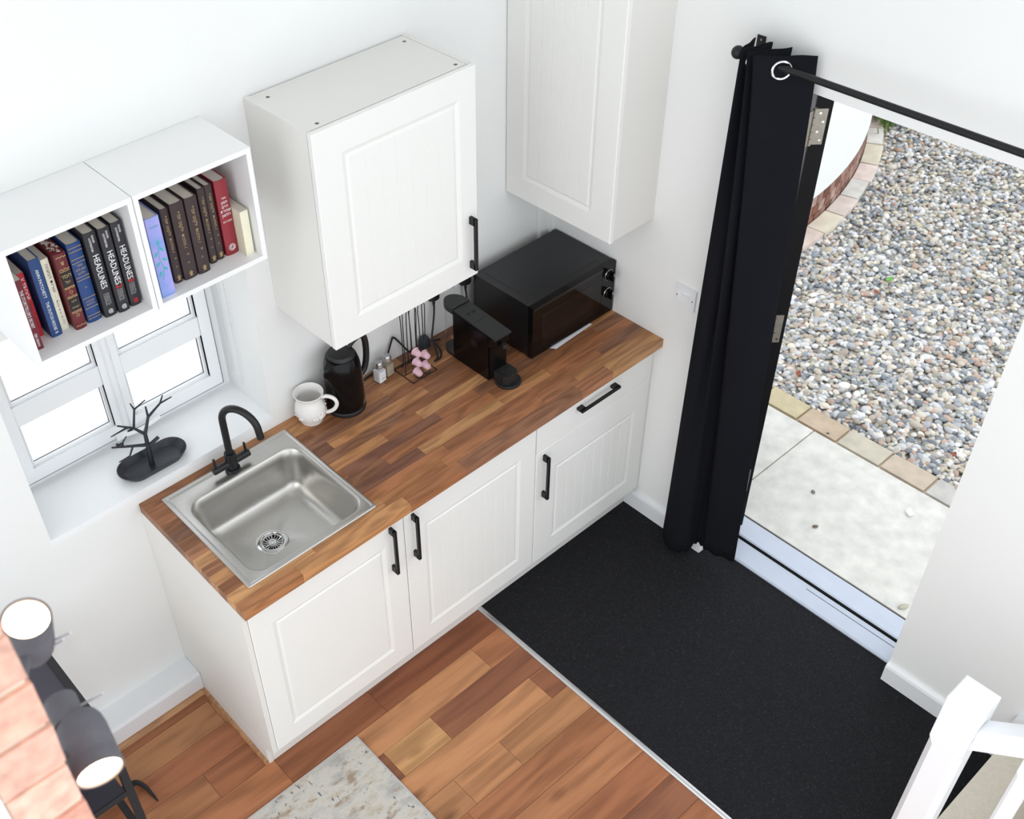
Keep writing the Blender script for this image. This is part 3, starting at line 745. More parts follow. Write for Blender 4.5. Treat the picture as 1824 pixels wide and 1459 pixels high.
# ================================================================== KITCHEN UNITS
def door_geo(u0, u1, v0, v1, pu0, pu1, pv0, pv1, grooves, th, mapf, gd=0.0022):
    """moulded door: flat frame, ovolo step down, raised field with vertical v-grooves. w is outward"""
    V, F = [], []
    def add(u, v, w): V.append(mapf(u, v, w)); return len(V) - 1
    e = 0.0025
    rings = [(u0, u1, v0, v1, -th), (u0, u1, v0, v1, -e), (u0 + e, u1 - e, v0 + e, v1 - e, 0), (pu0, pu1, pv0, pv1, 0)]
    for off, w in ((0.0015, -0.0012), (0.003, -0.0012), (0.013, -0.0048), (0.0165, -0.0048), (0.022, -0.0022), (0.024, -0.002)):
        rings.append((pu0 + off, pu1 - off, pv0 + off, pv1 - off, w))
    R = [[add(a, c, w), add(b, c, w), add(b, d, w), add(a, d, w)] for a, b, c, d, w in [(r[0], r[1], r[2], r[3], r[4]) for r in rings]]
    F.append(tuple(reversed(R[0])))
    for i in range(len(R) - 1):
        for k in range(4):
            l = (k + 1) % 4; F.append((R[i][k], R[i][l], R[i + 1][l], R[i + 1][k]))
    a, b, c, d, w = rings[-1]
    us = [(a, w)]
    if grooves:
        st = (b - a) / (grooves + 1)
        for i in range(1, grooves + 1):
            x = a + st * i; us += [(x - gd * 0.8, w), (x, w - gd), (x + gd * 0.8, w)]
    us.append((b, w))
    lo = [R[-1][0]] + [add(u, c, ww) for u, ww in us[1:-1]] + [R[-1][1]]
    hi = [R[-1][3]] + [add(u, d, ww) for u, ww in us[1:-1]] + [R[-1][2]]
    for i in range(len(us) - 1): F.append((lo[i], lo[i + 1], hi[i + 1], hi[i]))
    # close little end triangles of the grooves
    for i in range(grooves):
        j = 1 + 3 * i
        F.append((lo[j], lo[j + 2], lo[j + 1])); F.append((hi[j], hi[j + 1], hi[j + 2]))
    return V, F
def map_front(yf): return lambda u, v, w: (u, yf - w, v)
def map_side(xf_): return lambda u, v, w: (xf_ - w, -u, v)
def handle_v(x, z0, z1, yf, stand=0.030):
    b = 0.0055
    bar = bbox(x - b, x + b, yf - stand, yf - stand + 0.009, z0, z1, 0.0012, 1)
    f1 = bbox(x - b, x + b, yf - stand + 0.004, yf, z0, z0 + 0.026, 0.0012, 1)
    f2 = bbox(x - b, x + b, yf - stand + 0.004, yf, z1 - 0.026, z1, 0.0012, 1)
    return join(bar, f1, f2)
def handle_h(x0, x1, z, yf, stand=0.030):
    b = 0.0055
    return join(bbox(x0, x1, yf - stand, yf - stand + 0.009, z - b, z + b, 0.0012, 1), bbox(x0, x0 + 0.026, yf - stand + 0.004, yf, z - b, z + b, 0.0012, 1), bbox(x1 - 0.026, x1, yf - stand + 0.004, yf, z - b, z + b, 0.0012, 1))
YF = -0.582                                              # door fronts
S0, S1, S2, S3 = 0.0195, 0.6365, 1.2545, 1.8735
ZB, ZTOP = 0.128, H - T - 0.002
def carcass(x0, x1, hole=False):
    t = 0.016; y0, y1 = YF + 0.021, -0.03
    return join(box(x0, x0 + t, y0, y1, 0.12, ZTOP), box(x1 - t, x1, y0, y1, 0.12, ZTOP), box(x0 + t, x1 - t, y0, y1, 0.12, 0.136), box(x0 + t, x1 - t, y1 - 0.006, y1, 0.136, ZTOP))
u1 = thing('base_cabinet', 'white base cabinet under the sink with a plain fielded door', 'cabinet', (0.33, -0.3, 0), 'white base cabinets under the worktop')
obj('carcass', carcass(S0, S1 - 0.001), 'cabside', u1)
d_ = obj('door', door_geo(S0 + 0.001, S1 - 0.0015, ZB, ZTOP - 0.002, 0.098, 0.552, 0.212, 0.768, 0, 0.019, map_front(YF)), 'cab', u1)
obj('handle', handle_v(0.577, 0.637, 0.846, YF), 'blackmetal', d_, label='black square bar handle')
u2 = thing('base_cabinet', 'middle white base cabinet with vertical grooves in its door', 'cabinet', (0.945, -0.3, 0), 'white base cabinets under the worktop')
obj('carcass', carcass(S1, S2 - 0.001), 'cabside', u2)
d_ = obj('door', door_geo(S1 + 0.0015, S2 - 0.0015, ZB, ZTOP - 0.002, 0.722, 1.176, 0.212, 0.756, 7, 0.019, map_front(YF)), 'cab', u2)
obj('handle', handle_v(0.673, 0.637, 0.842, YF), 'blackmetal', d_, label='black square bar handle')
u3 = thing('base_cabinet', 'white base cabinet with a drawer above a grooved door by the wall', 'cabinet', (1.56, -0.3, 0), 'white base cabinets under the worktop')
obj('carcass', carcass(S2, S3), 'cabside', u3)
d_ = obj('door', door_geo(S2 + 0.0015, S3 - 0.001, ZB, 0.724, 1.355, 1.80, 0.212, 0.602, 7, 0.019, map_front(YF)), 'cab', u3)
obj('handle', handle_v(1.295, 0.487, 0.700, YF), 'blackmetal', d_, label='black square bar handle')
dw_ = obj('drawer_front', bevel_geo(box(S2 + 0.0015, S3 - 0.001, YF, YF + 0.019, 0.728, ZTOP - 0.002), 0.0025, 2), 'cab', u3)
obj('handle', handle_h(1.458, 1.664, 0.823, YF), 'blackmetal', dw_, label='black square bar handle')
ep = thing('end_panel', 'off-white end panel closing the left side of the base cabinets', 'panel', (0.01, -0.3, 0))
obj('board', prism([(-0.106, 0.0), (-0.527, 0.0), (-0.527, 0.095), (-0.580, 0.124), (-0.580, ZTOP), (-0.001, ZTOP), (-0.001, 0.103), (-0.106, 0.103)], 'x', 0.0005, 0.0185), 'cabside', ep)
obj('plinth_return', bbox(-0.0001, 0.0004, -0.11, -0.524, 0.02, 0.10, 0.0001, 1), 'cabside', ep)
kp = thing('kickboard', 'white kickboard along the foot of the base cabinets', 'kickboard', (0.9, -0.53, 0))
obj('board', join(box(0.0195, 1.008, -0.526, -0.510, 0.0005, 0.118), box(1.008, W - 0.021, -0.526, -0.510, 0.0065, 0.118)), 'cabside', kp)
fp = thing('filler_strip', 'narrow white filler strip between the drawer cabinet and the wall', 'panel', (1.881, -0.5, 0.13))
obj('strip', box(S3 + 0.0005, W - 0.0005, YF + 0.004, YF + 0.02, 0.13, ZTOP), 'cabside', fp)

# worktop of staves, cut out for the sink
wt = thing('worktop', 'brown butcher-block worktop of narrow wooden staves', 'worktop', (W / 2, -0.3, H - T))
hole = (0.100, 0.548, -0.522, -0.108)
NR = 13; rwid = DW / NR
stones = ['#966545', '#7f5539', '#a57751', '#694836', '#8d5f42', '#ad8259', '#745040', '#9c6c48', '#93664a', '#825c46', '#a87b53']
wr = random.Random(11)
for r in range(NR):
    y1 = -0.0005 - rwid * r; y0 = y1 - rwid
    x = -wr.uniform(0, 0.3); segs = []
    while x < W:
        L = wr.choice([0.16, 0.24, 0.3, 0.36, 0.42, 0.5]) * wr.uniform(0.9, 1.15)
        a, b = max(0.0, x), min(W - 0.0005, x + L)
        if b - a > 0.05: segs.append((a, b))
        elif segs and b > a: segs[-1] = (segs[-1][0], b)
        x += L
    segs[0] = (0.0, segs[0][1])
    for a, b in segs:
        col = c4(wr.choice(stones), wr.uniform(1.06, 1.32))
        pieces = [(a, b, y0, y1)]
        if y0 < hole[3] and y1 > hole[2] and a < hole[1] and b > hole[0]:
            pieces = []
            if a < hole[0]: pieces.append((a, hole[0], y0, y1))
            if b > hole[1]: pieces.append((hole[1], b, y0, y1))
            xa, xb = max(a, hole[0]), min(b, hole[1])
            if y1 > hole[3]: pieces.append((xa, xb, hole[3], y1))
            if y0 < hole[2]: pieces.append((xa, xb, y0, hole[2]))
        for (xa, xb, ya, yb) in pieces:
            if xb - xa < 0.004 or yb - ya < 0.004: continue
            front = r == NR - 1
            g_ = box(xa + 0.0002, xb - 0.0002, ya + 0.0002, yb - 0.0002, H - T, H)
            if front: g_ = bevel_geo(g_, 0.005, 3, lambda p, q: abs(p.y + DW) < 0.002 and abs(q.y + DW) < 0.002 and abs(p.x - q.x) > 0.001 or (p.x > W - 0.01 and q.x > W - 0.01 and abs(p.y + DW) < 0.002 and abs(q.y + DW) < 0.002))
            obj('stave', g_, 'stave', wt, color=col)

# wall cabinet over the kettle
UX0, UX1, UZ0, UZ1, UD = 0.6286, 1.2258, 1.397, 2.124, 0.3183
uc = thing('wall_cabinet', 'white wall cabinet with a fielded door and black handle hanging over the kettle', 'cabinet', (0.93, -0.15, UZ0))
yb_ = -UD + 0.021; t = 0.016
obj('carcass', join(box(UX0, UX0 + t, yb_, -0.001, UZ0 + 0.003, UZ1), box(UX1 - t, UX1, yb_, -0.001, UZ0 + 0.003, UZ1), box(UX0 + t, UX1 - t, yb_, -0.001, UZ0 + 0.003, UZ0 + 0.019), box(UX0 + t, UX1 - t, -0.012, -0.001, UZ0 + 0.019, UZ1 - 0.018)), 'cabside', uc)
obj('top_panel', box(UX0 + t + 0.0008, UX1 - t - 0.0008, yb_ + 0.002, -0.006, UZ1 - 0.018, UZ1 - 0.0015), 'cabside', uc)
d_ = obj('door', door_geo(UX0 + 0.001, UX1 - 0.001, UZ0, UZ1 - 0.002, 0.722, 1.156, 1.478, 2.038, 6, 0.019, map_front(-UD), 0.0010), 'cab', uc)
obj('handle', handle_v(1.193, 1.437, 1.630, -UD), 'blackmetal', d_, label='black square bar handle')
for sx, sy in ((0.680, -0.048), (0.682, -0.275), (1.187, -0.043), (1.185, -0.275)):
    obj('screw', join(lathe([(0.0001, 0.0016), (0.003, 0.0016), (0.0058, 0.0006), (0.0062, 0.0)], sx, sy, UZ1 - 0.0018, 16), box(sx - 0.0035, sx + 0.0035, sy - 0.0006, sy + 0.0006, UZ1 - 0.0003, UZ1 + 0.0004)), 'greystrip', uc)

# tall wall cabinet on the door wall
tcx = 1.658
tc_ = thing('wall_cabinet', 'tall white wall cabinet in the corner above the microwave', 'cabinet', (1.78, -0.25, 1.397))
TZ = 2.42
obj('carcass', join(box(tcx + 0.021, W - 0.0005, -0.505, -0.489, 1.400, TZ), box(tcx + 0.021, 1.8285, -0.018, -0.002, 1.400, TZ), box(tcx + 0.021, 1.8285, -0.489, -0.018, 1.400, 1.416), box(1.8285, W - 0.0005, -0.489, -0.046, 1.400, 1.416), box(tcx + 0.021, 1.8285, -0.489, -0.018, TZ - 0.018, TZ), box(1.8285, W - 0.0005, -0.489, -0.046, TZ - 0.018, TZ)), 'cabside', tc_)
obj('door', door_geo(0.002, 0.507, 1.397, TZ - 0.002, 0.089, 0.416, 1.480, TZ - 0.085, 5, 0.019, map_side(tcx)), 'cab', tc_)

# cube shelves
def cube(x0, label):
    x1 = x0 + 0.3545; z0, z1 = 1.774, 2.121; t = 0.0150; yf = -0.25
    r = thing('cube_shelf', label, 'shelf', (x0 + 0.176, -0.12, z0), 'white cube shelves above the window')
    b = 0.0012
    obj('side_panel', bbox(x0 + 0.0006, x0 + t, yf, -0.001, z0 + t, z1 - t, b, 1), 'cube', r)
    obj('side_panel', bbox(x1 - t, x1 - 0.0006, yf, -0.001, z0 + t, z1 - t, b, 1), 'cube', r)
    obj('top_panel', bbox(x0 + 0.0006, x1 - 0.0006, yf, -0.001, z1 - t, z1, b, 1), 'cube', r)
    obj('bottom_panel', bbox(x0 + 0.0006, x1 - 0.0006, yf, -0.001, z0, z0 + t, b, 1), 'cube', r)
    obj('back_panel', box(x0 + t, x1 - t, -0.008, -0.001, z0 + t, z1 - t), 'cube', r)
    return r
cube(-0.2290, 'left white cube shelf holding the black and blue books')
cube(0.1265, 'right white cube shelf holding the dark brown books')

# ================================================================== BOOKS
ZS = 1.774 + 0.0150 + 0.0002
def book(x0, x1, h, ys, dep, m_, label, hard=True, round_=0.003, texts=(), bands=(), extra=None, page_m='pages'):
    w = x1 - x0; z0 = ZS; z1 = ZS + h; yb = ys + dep
    r = thing('book', label, 'book', ((x0 + x1) / 2, ys + dep / 2, z0), 'books standing in the cube shelves')
    t = 0.0022 if hard else 0.0008; ins = 0.003 if hard else 0.0004
    n = 6
    out = [(x0, yb)] + [(x0, ys + round_)]
    out = [(x0 + w * i / n, ys + round_ * (1 - math.sin(PI * i / n))) for i in range(n + 1)]
    inn = [(x0 + t + (w - 2 * t) * i / n, ys + t + round_ * (1 - math.sin(PI * i / n))) for i in range(n + 1)]
    poly = [(x0, yb)] + out + [(x1, yb), (x1 - t, yb)] + inn[::-1] + [(x0 + t, yb)]
    # cover as a U-shaped prism built of quads
    ring_o = [(x0, yb)] + out + [(x1, yb)]; ring_i = [(x0 + t, yb)] + inn + [(x1 - t, yb)]
    V, F = [], []
    for (a, b), (c, d) in zip(ring_o, ring_i): V += [(a, b, z0), (a, b, z1), (c, d, z0), (c, d, z1)]
    k = len(ring_o)
    for i in range(k - 1):
        p, q = 4 * i, 4 * (i + 1)
        F += [(p, q, q + 1, p + 1), (p + 2, p + 3, q + 3, q + 2), (p + 1, q + 1, q + 3, p + 3), (p, p + 2, q + 2, q)]
    F += [(0, 1, 3, 2), (4 * (k - 1), 4 * (k - 1) + 2, 4 * (k - 1) + 3, 4 * (k - 1) + 1)]
    obj('cover', (V, F), m_, r)
    obj('pages', box(x0 + t + 0.0001, x1 - t - 0.0001, ys + t + round_ + 0.0005, yb - ins, z0 + ins, z1 - ins), page_m, r)
    xc = (x0 + x1) / 2
    for tx in texts:
        body, size, zc, ori, im = tx[:5]; dx = tx[5] if len(tx) > 5 else 0.0; wmax = tx[6] if len(tx) > 6 else None
        if ori == 'v': mx = frame_mtx((xc + dx, ys - 0.0004, z0 + zc), (0, 0, -1), (1, 0, 0))
        else: mx = frame_mtx((xc + dx, ys - 0.0004, z0 + zc), (1, 0, 0), (0, 0, 1))
        if wmax:
            g = text_geo(body, size, Matrix.Identity(4)); ww = max(p[0] for p in g[0]) - min(p[0] for p in g[0])
            g = xf(g, mx @ Matrix.Diagonal((wmax / ww, 1, 1, 1)))
        else: g = text_geo(body, size, mx)
        obj('title', g, im, r)
    for z_, hh, im in bands:
        obj('band', box(x0 + 0.0015, x1 - 0.0015, ys - 0.0003, ys + round_, z0 + z_ - hh / 2, z0 + z_ + hh / 2), im, r)
    if extra: extra(r, xc, ys, z0, z1)
    return r
def rev(s): return s[::-1]
book(-0.2035, -0.183, 0.212, -0.200, 0.13, 'book_maroon', 'thin maroon paperback at the far left of the left shelf', False, 0.0006,
     (("THE STORYTELLER'S SECRET", 0.012, 0.125, 'v', 'white_ink', 0.0, 0.115), ('SEJAL BADANI', 0.009, 0.030, 'v', 'white_ink', 0, 0.040)))
book(-0.1785, -0.158, 0.197, -0.150, 0.135, 'book_red', 'bright red paperback tucked behind the maroon one', False, 0.0006,
     (('X TROOP', 0.0165, 0.150, 'v', 'white_ink', 0.0005, 0.066), ('LEAH GARRETT', 0.0125, 0.067, 'v', 'dark_ink', 0, 0.085)))
book(-0.1485, -0.1195, 0.236, -0.180, 0.15, 'book_blue', 'blue hardback with pale capitals on its plain spine', True, 0.002,
     (('ANN PATCHETT', 0.0118, 0.163, 'v', 'white_ink', 0, 0.086), ('THE DUTCH HOUSE', 0.0118, 0.064, 'v', 'white_ink', 0, 0.088), ('R', 0.012, 0.012, 'v', 'white_ink')))
book(-0.1145, -0.094, 0.218, -0.168, 0.14, 'book_cream', 'cream paperback with dark lettering between blue and wine-red books', False, 0.0008,
     ((rev('אורות המצוה'), 0.011, 0.160, 'v', 'dark_ink', 0.001, 0.085), ('• • •', 0.008, 0.105, 'v', 'grey_ink'), (rev('הלכות שבת ומועד'), 0.008, 0.055, 'v', 'grey_ink', 0, 0.075)))
def ornate(r, xc, ys, z0, z1):
    for za, zb in ((0.135, 0.178), (0.060, 0.098)):
        obj('label_panel', box(xc - 0.0135, xc + 0.0135, ys - 0.0003, ys + 0.003, z0 + za, z0 + zb), 'book_blackpanel', r)
    for zc in (0.117, 0.045): obj('ornament', torus((xc, ys - 0.0006, z0 + zc), (0, 1, 0), 0.004, 0.0008, 16, 6), 'gold', r)
    sc = []
    for zc in (0.222, 0.186, 0.129, 0.104, 0.054, 0.012):
        for i in range(7): sc.append(sphere((xc - 0.012 + 0.004 * i, ys - 0.0001, z0 + zc + 0.0014 * math.sin(i * 2.1)), 0.0018, 6, 4, (1, 0.4, 1)))
    obj('scrollwork', join(*sc), 'gold', r)
    ed = [sphere((xc + rnd.uniform(-0.011, 0.011), ys + rnd.uniform(0.012, 0.09), z1 - 0.0004), rnd.uniform(0.0015, 0.004), 6, 4, (1, 1.6, 0.15)) for i in range(40)]
    obj('marbled_edge', join(*ed), 'pages', r)
book(-0.0865, -0.056, 0.232, -0.196, 0.15, 'book_wine', 'ornate wine-red book with gold scrollwork and black spine panels', True, 0.003,
     ((rev('חסד'), 0.015, 0.165, 'h', 'gold'), (rev('אל'), 0.013, 0.147, 'h', 'gold'), (rev('דיני'), 0.010, 0.088, 'h', 'gold'), (rev('השמיטה'), 0.008, 0.070, 'h', 'gold', 0, 0.020), ('♛', 0.013, 0.203, 'h', 'gold')),
     tuple((z_, 0.0014, 'gold') for z_ in (0.180, 0.132, 0.100, 0.058)), ornate, page_m='book_crimson')
book(-0.0480, -0.0095, 0.241, -0.192, 0.15, 'book_navy', 'thick royal-blue book with pairs of thin gold lines', True, 0.004,
     ((rev('ספר'), 0.009, 0.176, 'h', 'gold'), (rev('חפץ חיים'), 0.010, 0.164, 'h', 'gold', 0, 0.026), (rev('הלכות'), 0.008, 0.153, 'h', 'gold'), (rev('לשון הרע'), 0.007, 0.066, 'h', 'gold', 0, 0.024), (rev('ורכילות'), 0.007, 0.057, 'h', 'gold', 0, 0.022), ('*', 0.012, 0.106, 'h', 'gold')),
     tuple((z_, 0.0012, 'gold') for z_ in (0.229, 0.218, 0.196, 0.185, 0.142, 0.133, 0.077, 0.046, 0.022, 0.013)))
for i, (a, b, ys_, lab, num) in enumerate(((-0.003, 0.031, -0.202, 'first black book with white serif capitals, no number on its spine', ''), (0.0350, 0.0665, -0.208, 'second black book marked with a red figure two', '2'), (0.0725, 0.1035, -0.205, 'black book marked with a red figure three beside the shelf side', '3'))):
    tx = [('HEADLINES', 0.0235, 0.140 - 0.002 * i, 'v', 'white_ink', 0.0, 0.102), ('DAVID', 0.0075, 0.236, 'v', 'white_ink', 0.005), ('LICHTENSTEIN', 0.0075, 0.222, 'v', 'white_ink', -0.004, 0.040),
          ('Halachic', 0.0085, 0.055, 'v', 'grey_ink', 0.0055, 0.034), ('Debates of', 0.0085, 0.055, 'v', 'grey_ink', 0.0, 0.036), ('Current Events', 0.0085, 0.055, 'v', 'grey_ink', -0.0055, 0.036), ('@', 0.015, 0.017, 'h', 'white_ink' if i < 2 else 'red_ink')]
    if num: tx.append((num, 0.024, 0.080, 'v', 'red_ink', 0.0))
    book(a, b, 0.257, ys_, 0.165, 'book_black', lab, True, 0.003, tuple(tx))
def vine(r, xc, ys, z0, z1):
    gs = [tube(catmull([(xc - 0.006, ys - 0.0005, z0 + 0.055), (xc + 0.002, ys - 0.0005, z0 + 0.09), (xc - 0.004, ys - 0.0005, z0 + 0.125), (xc + 0.004, ys - 0.0005, z0 + 0.165)], 5), 0.0007, 6)]
    for dx, dz, a in ((-0.010, 0.075, 0.5), (0.008, 0.085, -0.6), (-0.010, 0.105, 0.9), (0.010, 0.112, -0.9), (-0.011, 0.135, 0.6), (0.008, 0.145, -0.5), (0.002, 0.168, 0.2)):
        g = sphere((0, 0, 0), 0.0062, 10, 6, (0.55, 0.12, 1.25)); g = xf(g, Matrix.Translation((xc + dx, ys - 0.0002, z0 + dz)) @ Matrix.Rotation(a, 4, 'Y')); gs.append(g)
    obj('leaf_sprig', join(*gs), 'teal_ink', r)
book(0.1535, 0.1935, 0.243, -0.230, 0.17, 'book_sky', 'sky-blue book with a turquoise leaf sprig, pulled forward', True, 0.0008, ((rev('אמונה'), 0.010, 0.215, 'h', 'teal_ink'),), (), vine)
brown = [(0.2155, 0.2385, 0.232, -0.198, 'thinner dark brown gilt book right beside the sky-blue book'), (0.2425, 0.2825, 0.237, -0.203, 'thick dark brown gilt book, second from the sky-blue one'), (0.2865, 0.3225, 0.237, -0.206, 'thick dark brown gilt book in the middle of the right shelf'), (0.3385, 0.3600, 0.236, -0.185, 'set-back dark brown gilt book behind the middle ones'), (0.3635, 0.3845, 0.235, -0.182, 'thin dark brown gilt book leaning next to the red book')]
def palm(r, xc, ys, z0, z1):
    gs = []
    for k in range(-2, 3):
        a = k * 0.42
        gs.append(tube([(xc, ys - 0.0005, z0 + 0.010), (xc + 0.008 * math.sin(a), ys - 0.0005, z0 + 0.010 + 0.016 * math.cos(a))], 0.0009, 6))
    gs.append(tube([(xc - 0.005, ys - 0.0005, z0 + 0.010), (xc + 0.005, ys - 0.0005, z0 + 0.010)], 0.0009, 6))
    obj('palm_emblem', join(*gs), 'gold', r)
for i, (a, b, h_, ys_, lab) in enumerate(brown):
    wd = b - a; s = min(0.014, wd * 0.5)
    book(a, b, h_, ys_, 0.15, 'book_brown', lab, True, 0.003, ((rev('ילקוט יוסף'), s, 0.180, 'v', 'gold', 0, 0.060), (rev('הלכות') + ' /', s * 0.9, 0.120, 'v', 'gold', 0, 0.045), ('*', s * 1.2, 0.078, 'v', 'gold'), (rev('ה'), s * 0.7, 0.052, 'h', 'gold')), (), palm)
def seal(r, xc, ys, z0, z1):
    obj('seal_emblem', join(torus((xc, ys - 0.0004, z0 + 0.024), (0, 1, 0), 0.0085, 0.0009, 20, 6), torus((xc, ys - 0.0004, z0 + 0.024), (0, 1, 0), 0.0045, 0.0009, 16, 6), *[sphere((xc + 0.011 * math.cos(k * PI / 5), ys - 0.0003, z0 + 0.024 + 0.011 * math.sin(k * PI / 5)), 0.0012, 6, 4) for k in range(10)]), 'white_ink', r)
book(0.3925, 0.4315, 0.235, -0.184, 0.15, 'book_crimson', 'tall glossy crimson book with white lettering and a round seal', True, 0.004,
     ((rev('ספר'), 0.0085, 0.180, 'h', 'white_ink'), (rev('חפץ'), 0.012, 0.167, 'h', 'white_ink'), (rev('חיים'), 0.012, 0.154, 'h', 'white_ink'), (rev('שמירת'), 0.012, 0.141, 'h', 'white_ink'), (rev('הלשון'), 0.012, 0.128, 'h', 'white_ink'), (rev('השיעור היומי'), 0.008, 0.108, 'h', 'white_ink', 0, 0.028)), (), seal)
book(0.4335, 0.4590, 0.140, -0.220, 0.10, 'book_pale', 'small blank cream book at the right end of the right shelf', False, 0.0006)

# ================================================================== SINK AND TAP
sk = thing('sink', 'square stainless steel inset sink in the worktop', 'sink', (0.315, -0.29, H))
sx0, sx1, sy0, sy1 = 0.064, 0.562, -0.545, -0.037
bx0, bx1, by0, by1 = 0.106, 0.542, -0.516, -0.116
ez = H + 0.0002
L = [rrect(sx0, sx1, sy0, sy1, 0.006, ez), rrect(sx0, sx1, sy0, sy1, 0.006, ez + 0.003), rrect(sx0 + 0.003, sx1 - 0.003, sy0 + 0.003, sy1 - 0.003, 0.006, ez + 0.0055)]
L += [rrect(sx0 + 0.013, sx1 - 0.009, sy0 + 0.010, sy1 - 0.016, 0.008, ez + 0.0055), rrect(sx0 + 0.017, sx1 - 0.011, sy0 + 0.013, sy1 - 0.021, 0.012, ez + 0.0022), rrect(sx0 + 0.021, sx1 - 0.013, sy0 + 0.016, sy1 - 0.026, 0.012, ez + 0.0020)]
r0 = 0.055
L += [rrect(bx0 - 0.004, bx1 + 0.004, by0 - 0.004, by1 + 0.004, r0 + 0.004, ez + 0.0020), rrect(bx0, bx1, by0, by1, r0, ez + 0.0005)]
dep = 0.158
for f_ in (0.03, 0.25, 0.5, 0.72):
    i_ = 0.004 + 0.022 * f_; L.append(rrect(bx0 + i_, bx1 - i_, by0 + i_, by1 - i_, r0, ez - dep * f_))
i_ = 0.022; rr_ = 0.045
for k in range(1, 8):
    a = (PI / 2) * k / 7; ii = i_ + rr_ * (1 - math.cos(a)); L.append(rrect(bx0 + ii, bx1 - ii, by0 + ii, by1 - ii, max(0.02, r0 - ii * 0.25), ez - (dep - rr_) - rr_ * math.sin(a)))
dcx, dcy, dz_ = 0.295, -0.303, ez - dep - 0.004
def circ_match(ref, r, z):
    out = []
    for p in ref:
        a = math.atan2(p[1] - dcy, p[0] - dcx); out.append((dcx + r * math.cos(a), dcy + r * math.sin(a), z))
    return out
L.append(circ_match(L[-1], 0.060, dz_ + 0.002)); L.append(circ_match(L[-1], 0.056, dz_)); L.append(circ_match(L[-1], 0.040, dz_ - 0.001)); L.append(circ_match(L[-1], 0.038, dz_ - 0.014))
obj('basin', loft(L, False, True), 'steel', sk, smooth=True, angle=0.9)
dn = obj('drain_ring', lathe([(0.0390, 0.0008), (0.0405, 0.0024), (0.052, 0.0022), (0.0555, 0.0006), (0.0555, 0.0), (0.0390, 0.0)], dcx, dcy, dz_ + 0.0005, 40, cap=False), 'chrome', sk, smooth=True)
st = [lathe([(0.0001, 0.0), (0.0135, 0.0), (0.015, -0.003), (0.0125, -0.005), (0.0001, -0.005)], dcx, dcy, dz_ - 0.001, 28, cap=False), torus((dcx, dcy, dz_ - 0.0015), (0, 0, 1), 0.0355, 0.0030, 36, 8)]
for k in range(18):
    a = 2 * PI * k / 18
    st.append(tube([(dcx + 0.012 * math.cos(a), dcy + 0.012 * math.sin(a), dz_ - 0.005), (dcx + 0.025 * math.cos(a), dcy + 0.025 * math.sin(a), dz_ - 0.007), (dcx + 0.0345 * math.cos(a), dcy + 0.0345 * math.sin(a), dz_ - 0.002)], 0.0019, 6))
so = obj('strainer', join(*st), 'chrome', dn, smooth=True)
obj('knob', join(lathe([(0.0035, 0), (0.0035, 0.006), (0.005, 0.008), (0.005, 0.012), (0.0001, 0.013)], dcx, dcy, dz_ - 0.001, 16, cap=False)), 'chrome', dn, smooth=True)
obj('drain_well', lathe([(0.0375, 0.0006), (0.0001, 0.0006)], dcx, dcy, dz_ - 0.0145, 32, cap=False), 'dark', dn)

fx, fy = 0.3165, -0.0815
fz = ez + 0.0024
tp = thing('tap', 'matt black swan-neck mixer tap with two lever valves behind the sink', 'tap', (fx, fy, fz))
obj('base_flange', lathe([(0.0001, 0), (0.0255, 0), (0.0262, 0.002), (0.0262, 0.010), (0.0245, 0.013), (0.020, 0.014), (0.0001, 0.014)], fx, fy, fz, 32, cap=False), 'tap', tp, smooth=True)
obj('body', lathe([(0.0195, 0.013), (0.0195, 0.075), (0.0185, 0.078), (0.0001, 0.078)], fx, fy, fz, 32, cap=False), 'tap', tp, smooth=True)
dx_, dy_ = 0.0555, -0.1255; hl = math.hypot(dx_, dy_); ux, uy = dx_ / hl, dy_ / hl; rad = hl / 2
pth = [Vector((fx, fy, fz + 0.06)), Vector((fx, fy, fz + 0.12)), Vector((fx, fy, fz + 0.18)), Vector((fx, fy, fz + 0.222))]
for k in range(1, 17):
    a = PI * k / 16; pth.append(Vector((fx + ux * rad * (1 - math.cos(a)), fy + uy * rad * (1 - math.cos(a)), fz + 0.222 + rad * 1.0 * math.sin(a))))
pth.append(Vector((fx + dx_ + ux * 0.004, fy + dy_ + uy * 0.004, fz + 0.222 - 0.028)))
obj('spout', tube(pth, 0.0122, 18), 'tap', tp, smooth=True, angle=1.0)
for s in (-1, 1):
    va = obj('valve', join(align(lathe([(0.0135, 0), (0.0135, 0.030), (0.0128, 0.031), (0.0135, 0.032), (0.0135, 0.056), (0.012, 0.058), (0.0001, 0.058)], 0, 0, 0, 24, cap=False), (fx + s * 0.013, fy, fz + 0.036), (s, 0, 0))), 'tap', tp, smooth=True)
    obj('lever', tube([(fx + s * 0.060, fy, fz + 0.045), (fx + s * 0.060, fy + 0.002, fz + 0.075), (fx + s * 0.060, fy + 0.003, fz + 0.083)], 0.0046, 12), 'tap', va, smooth=True)

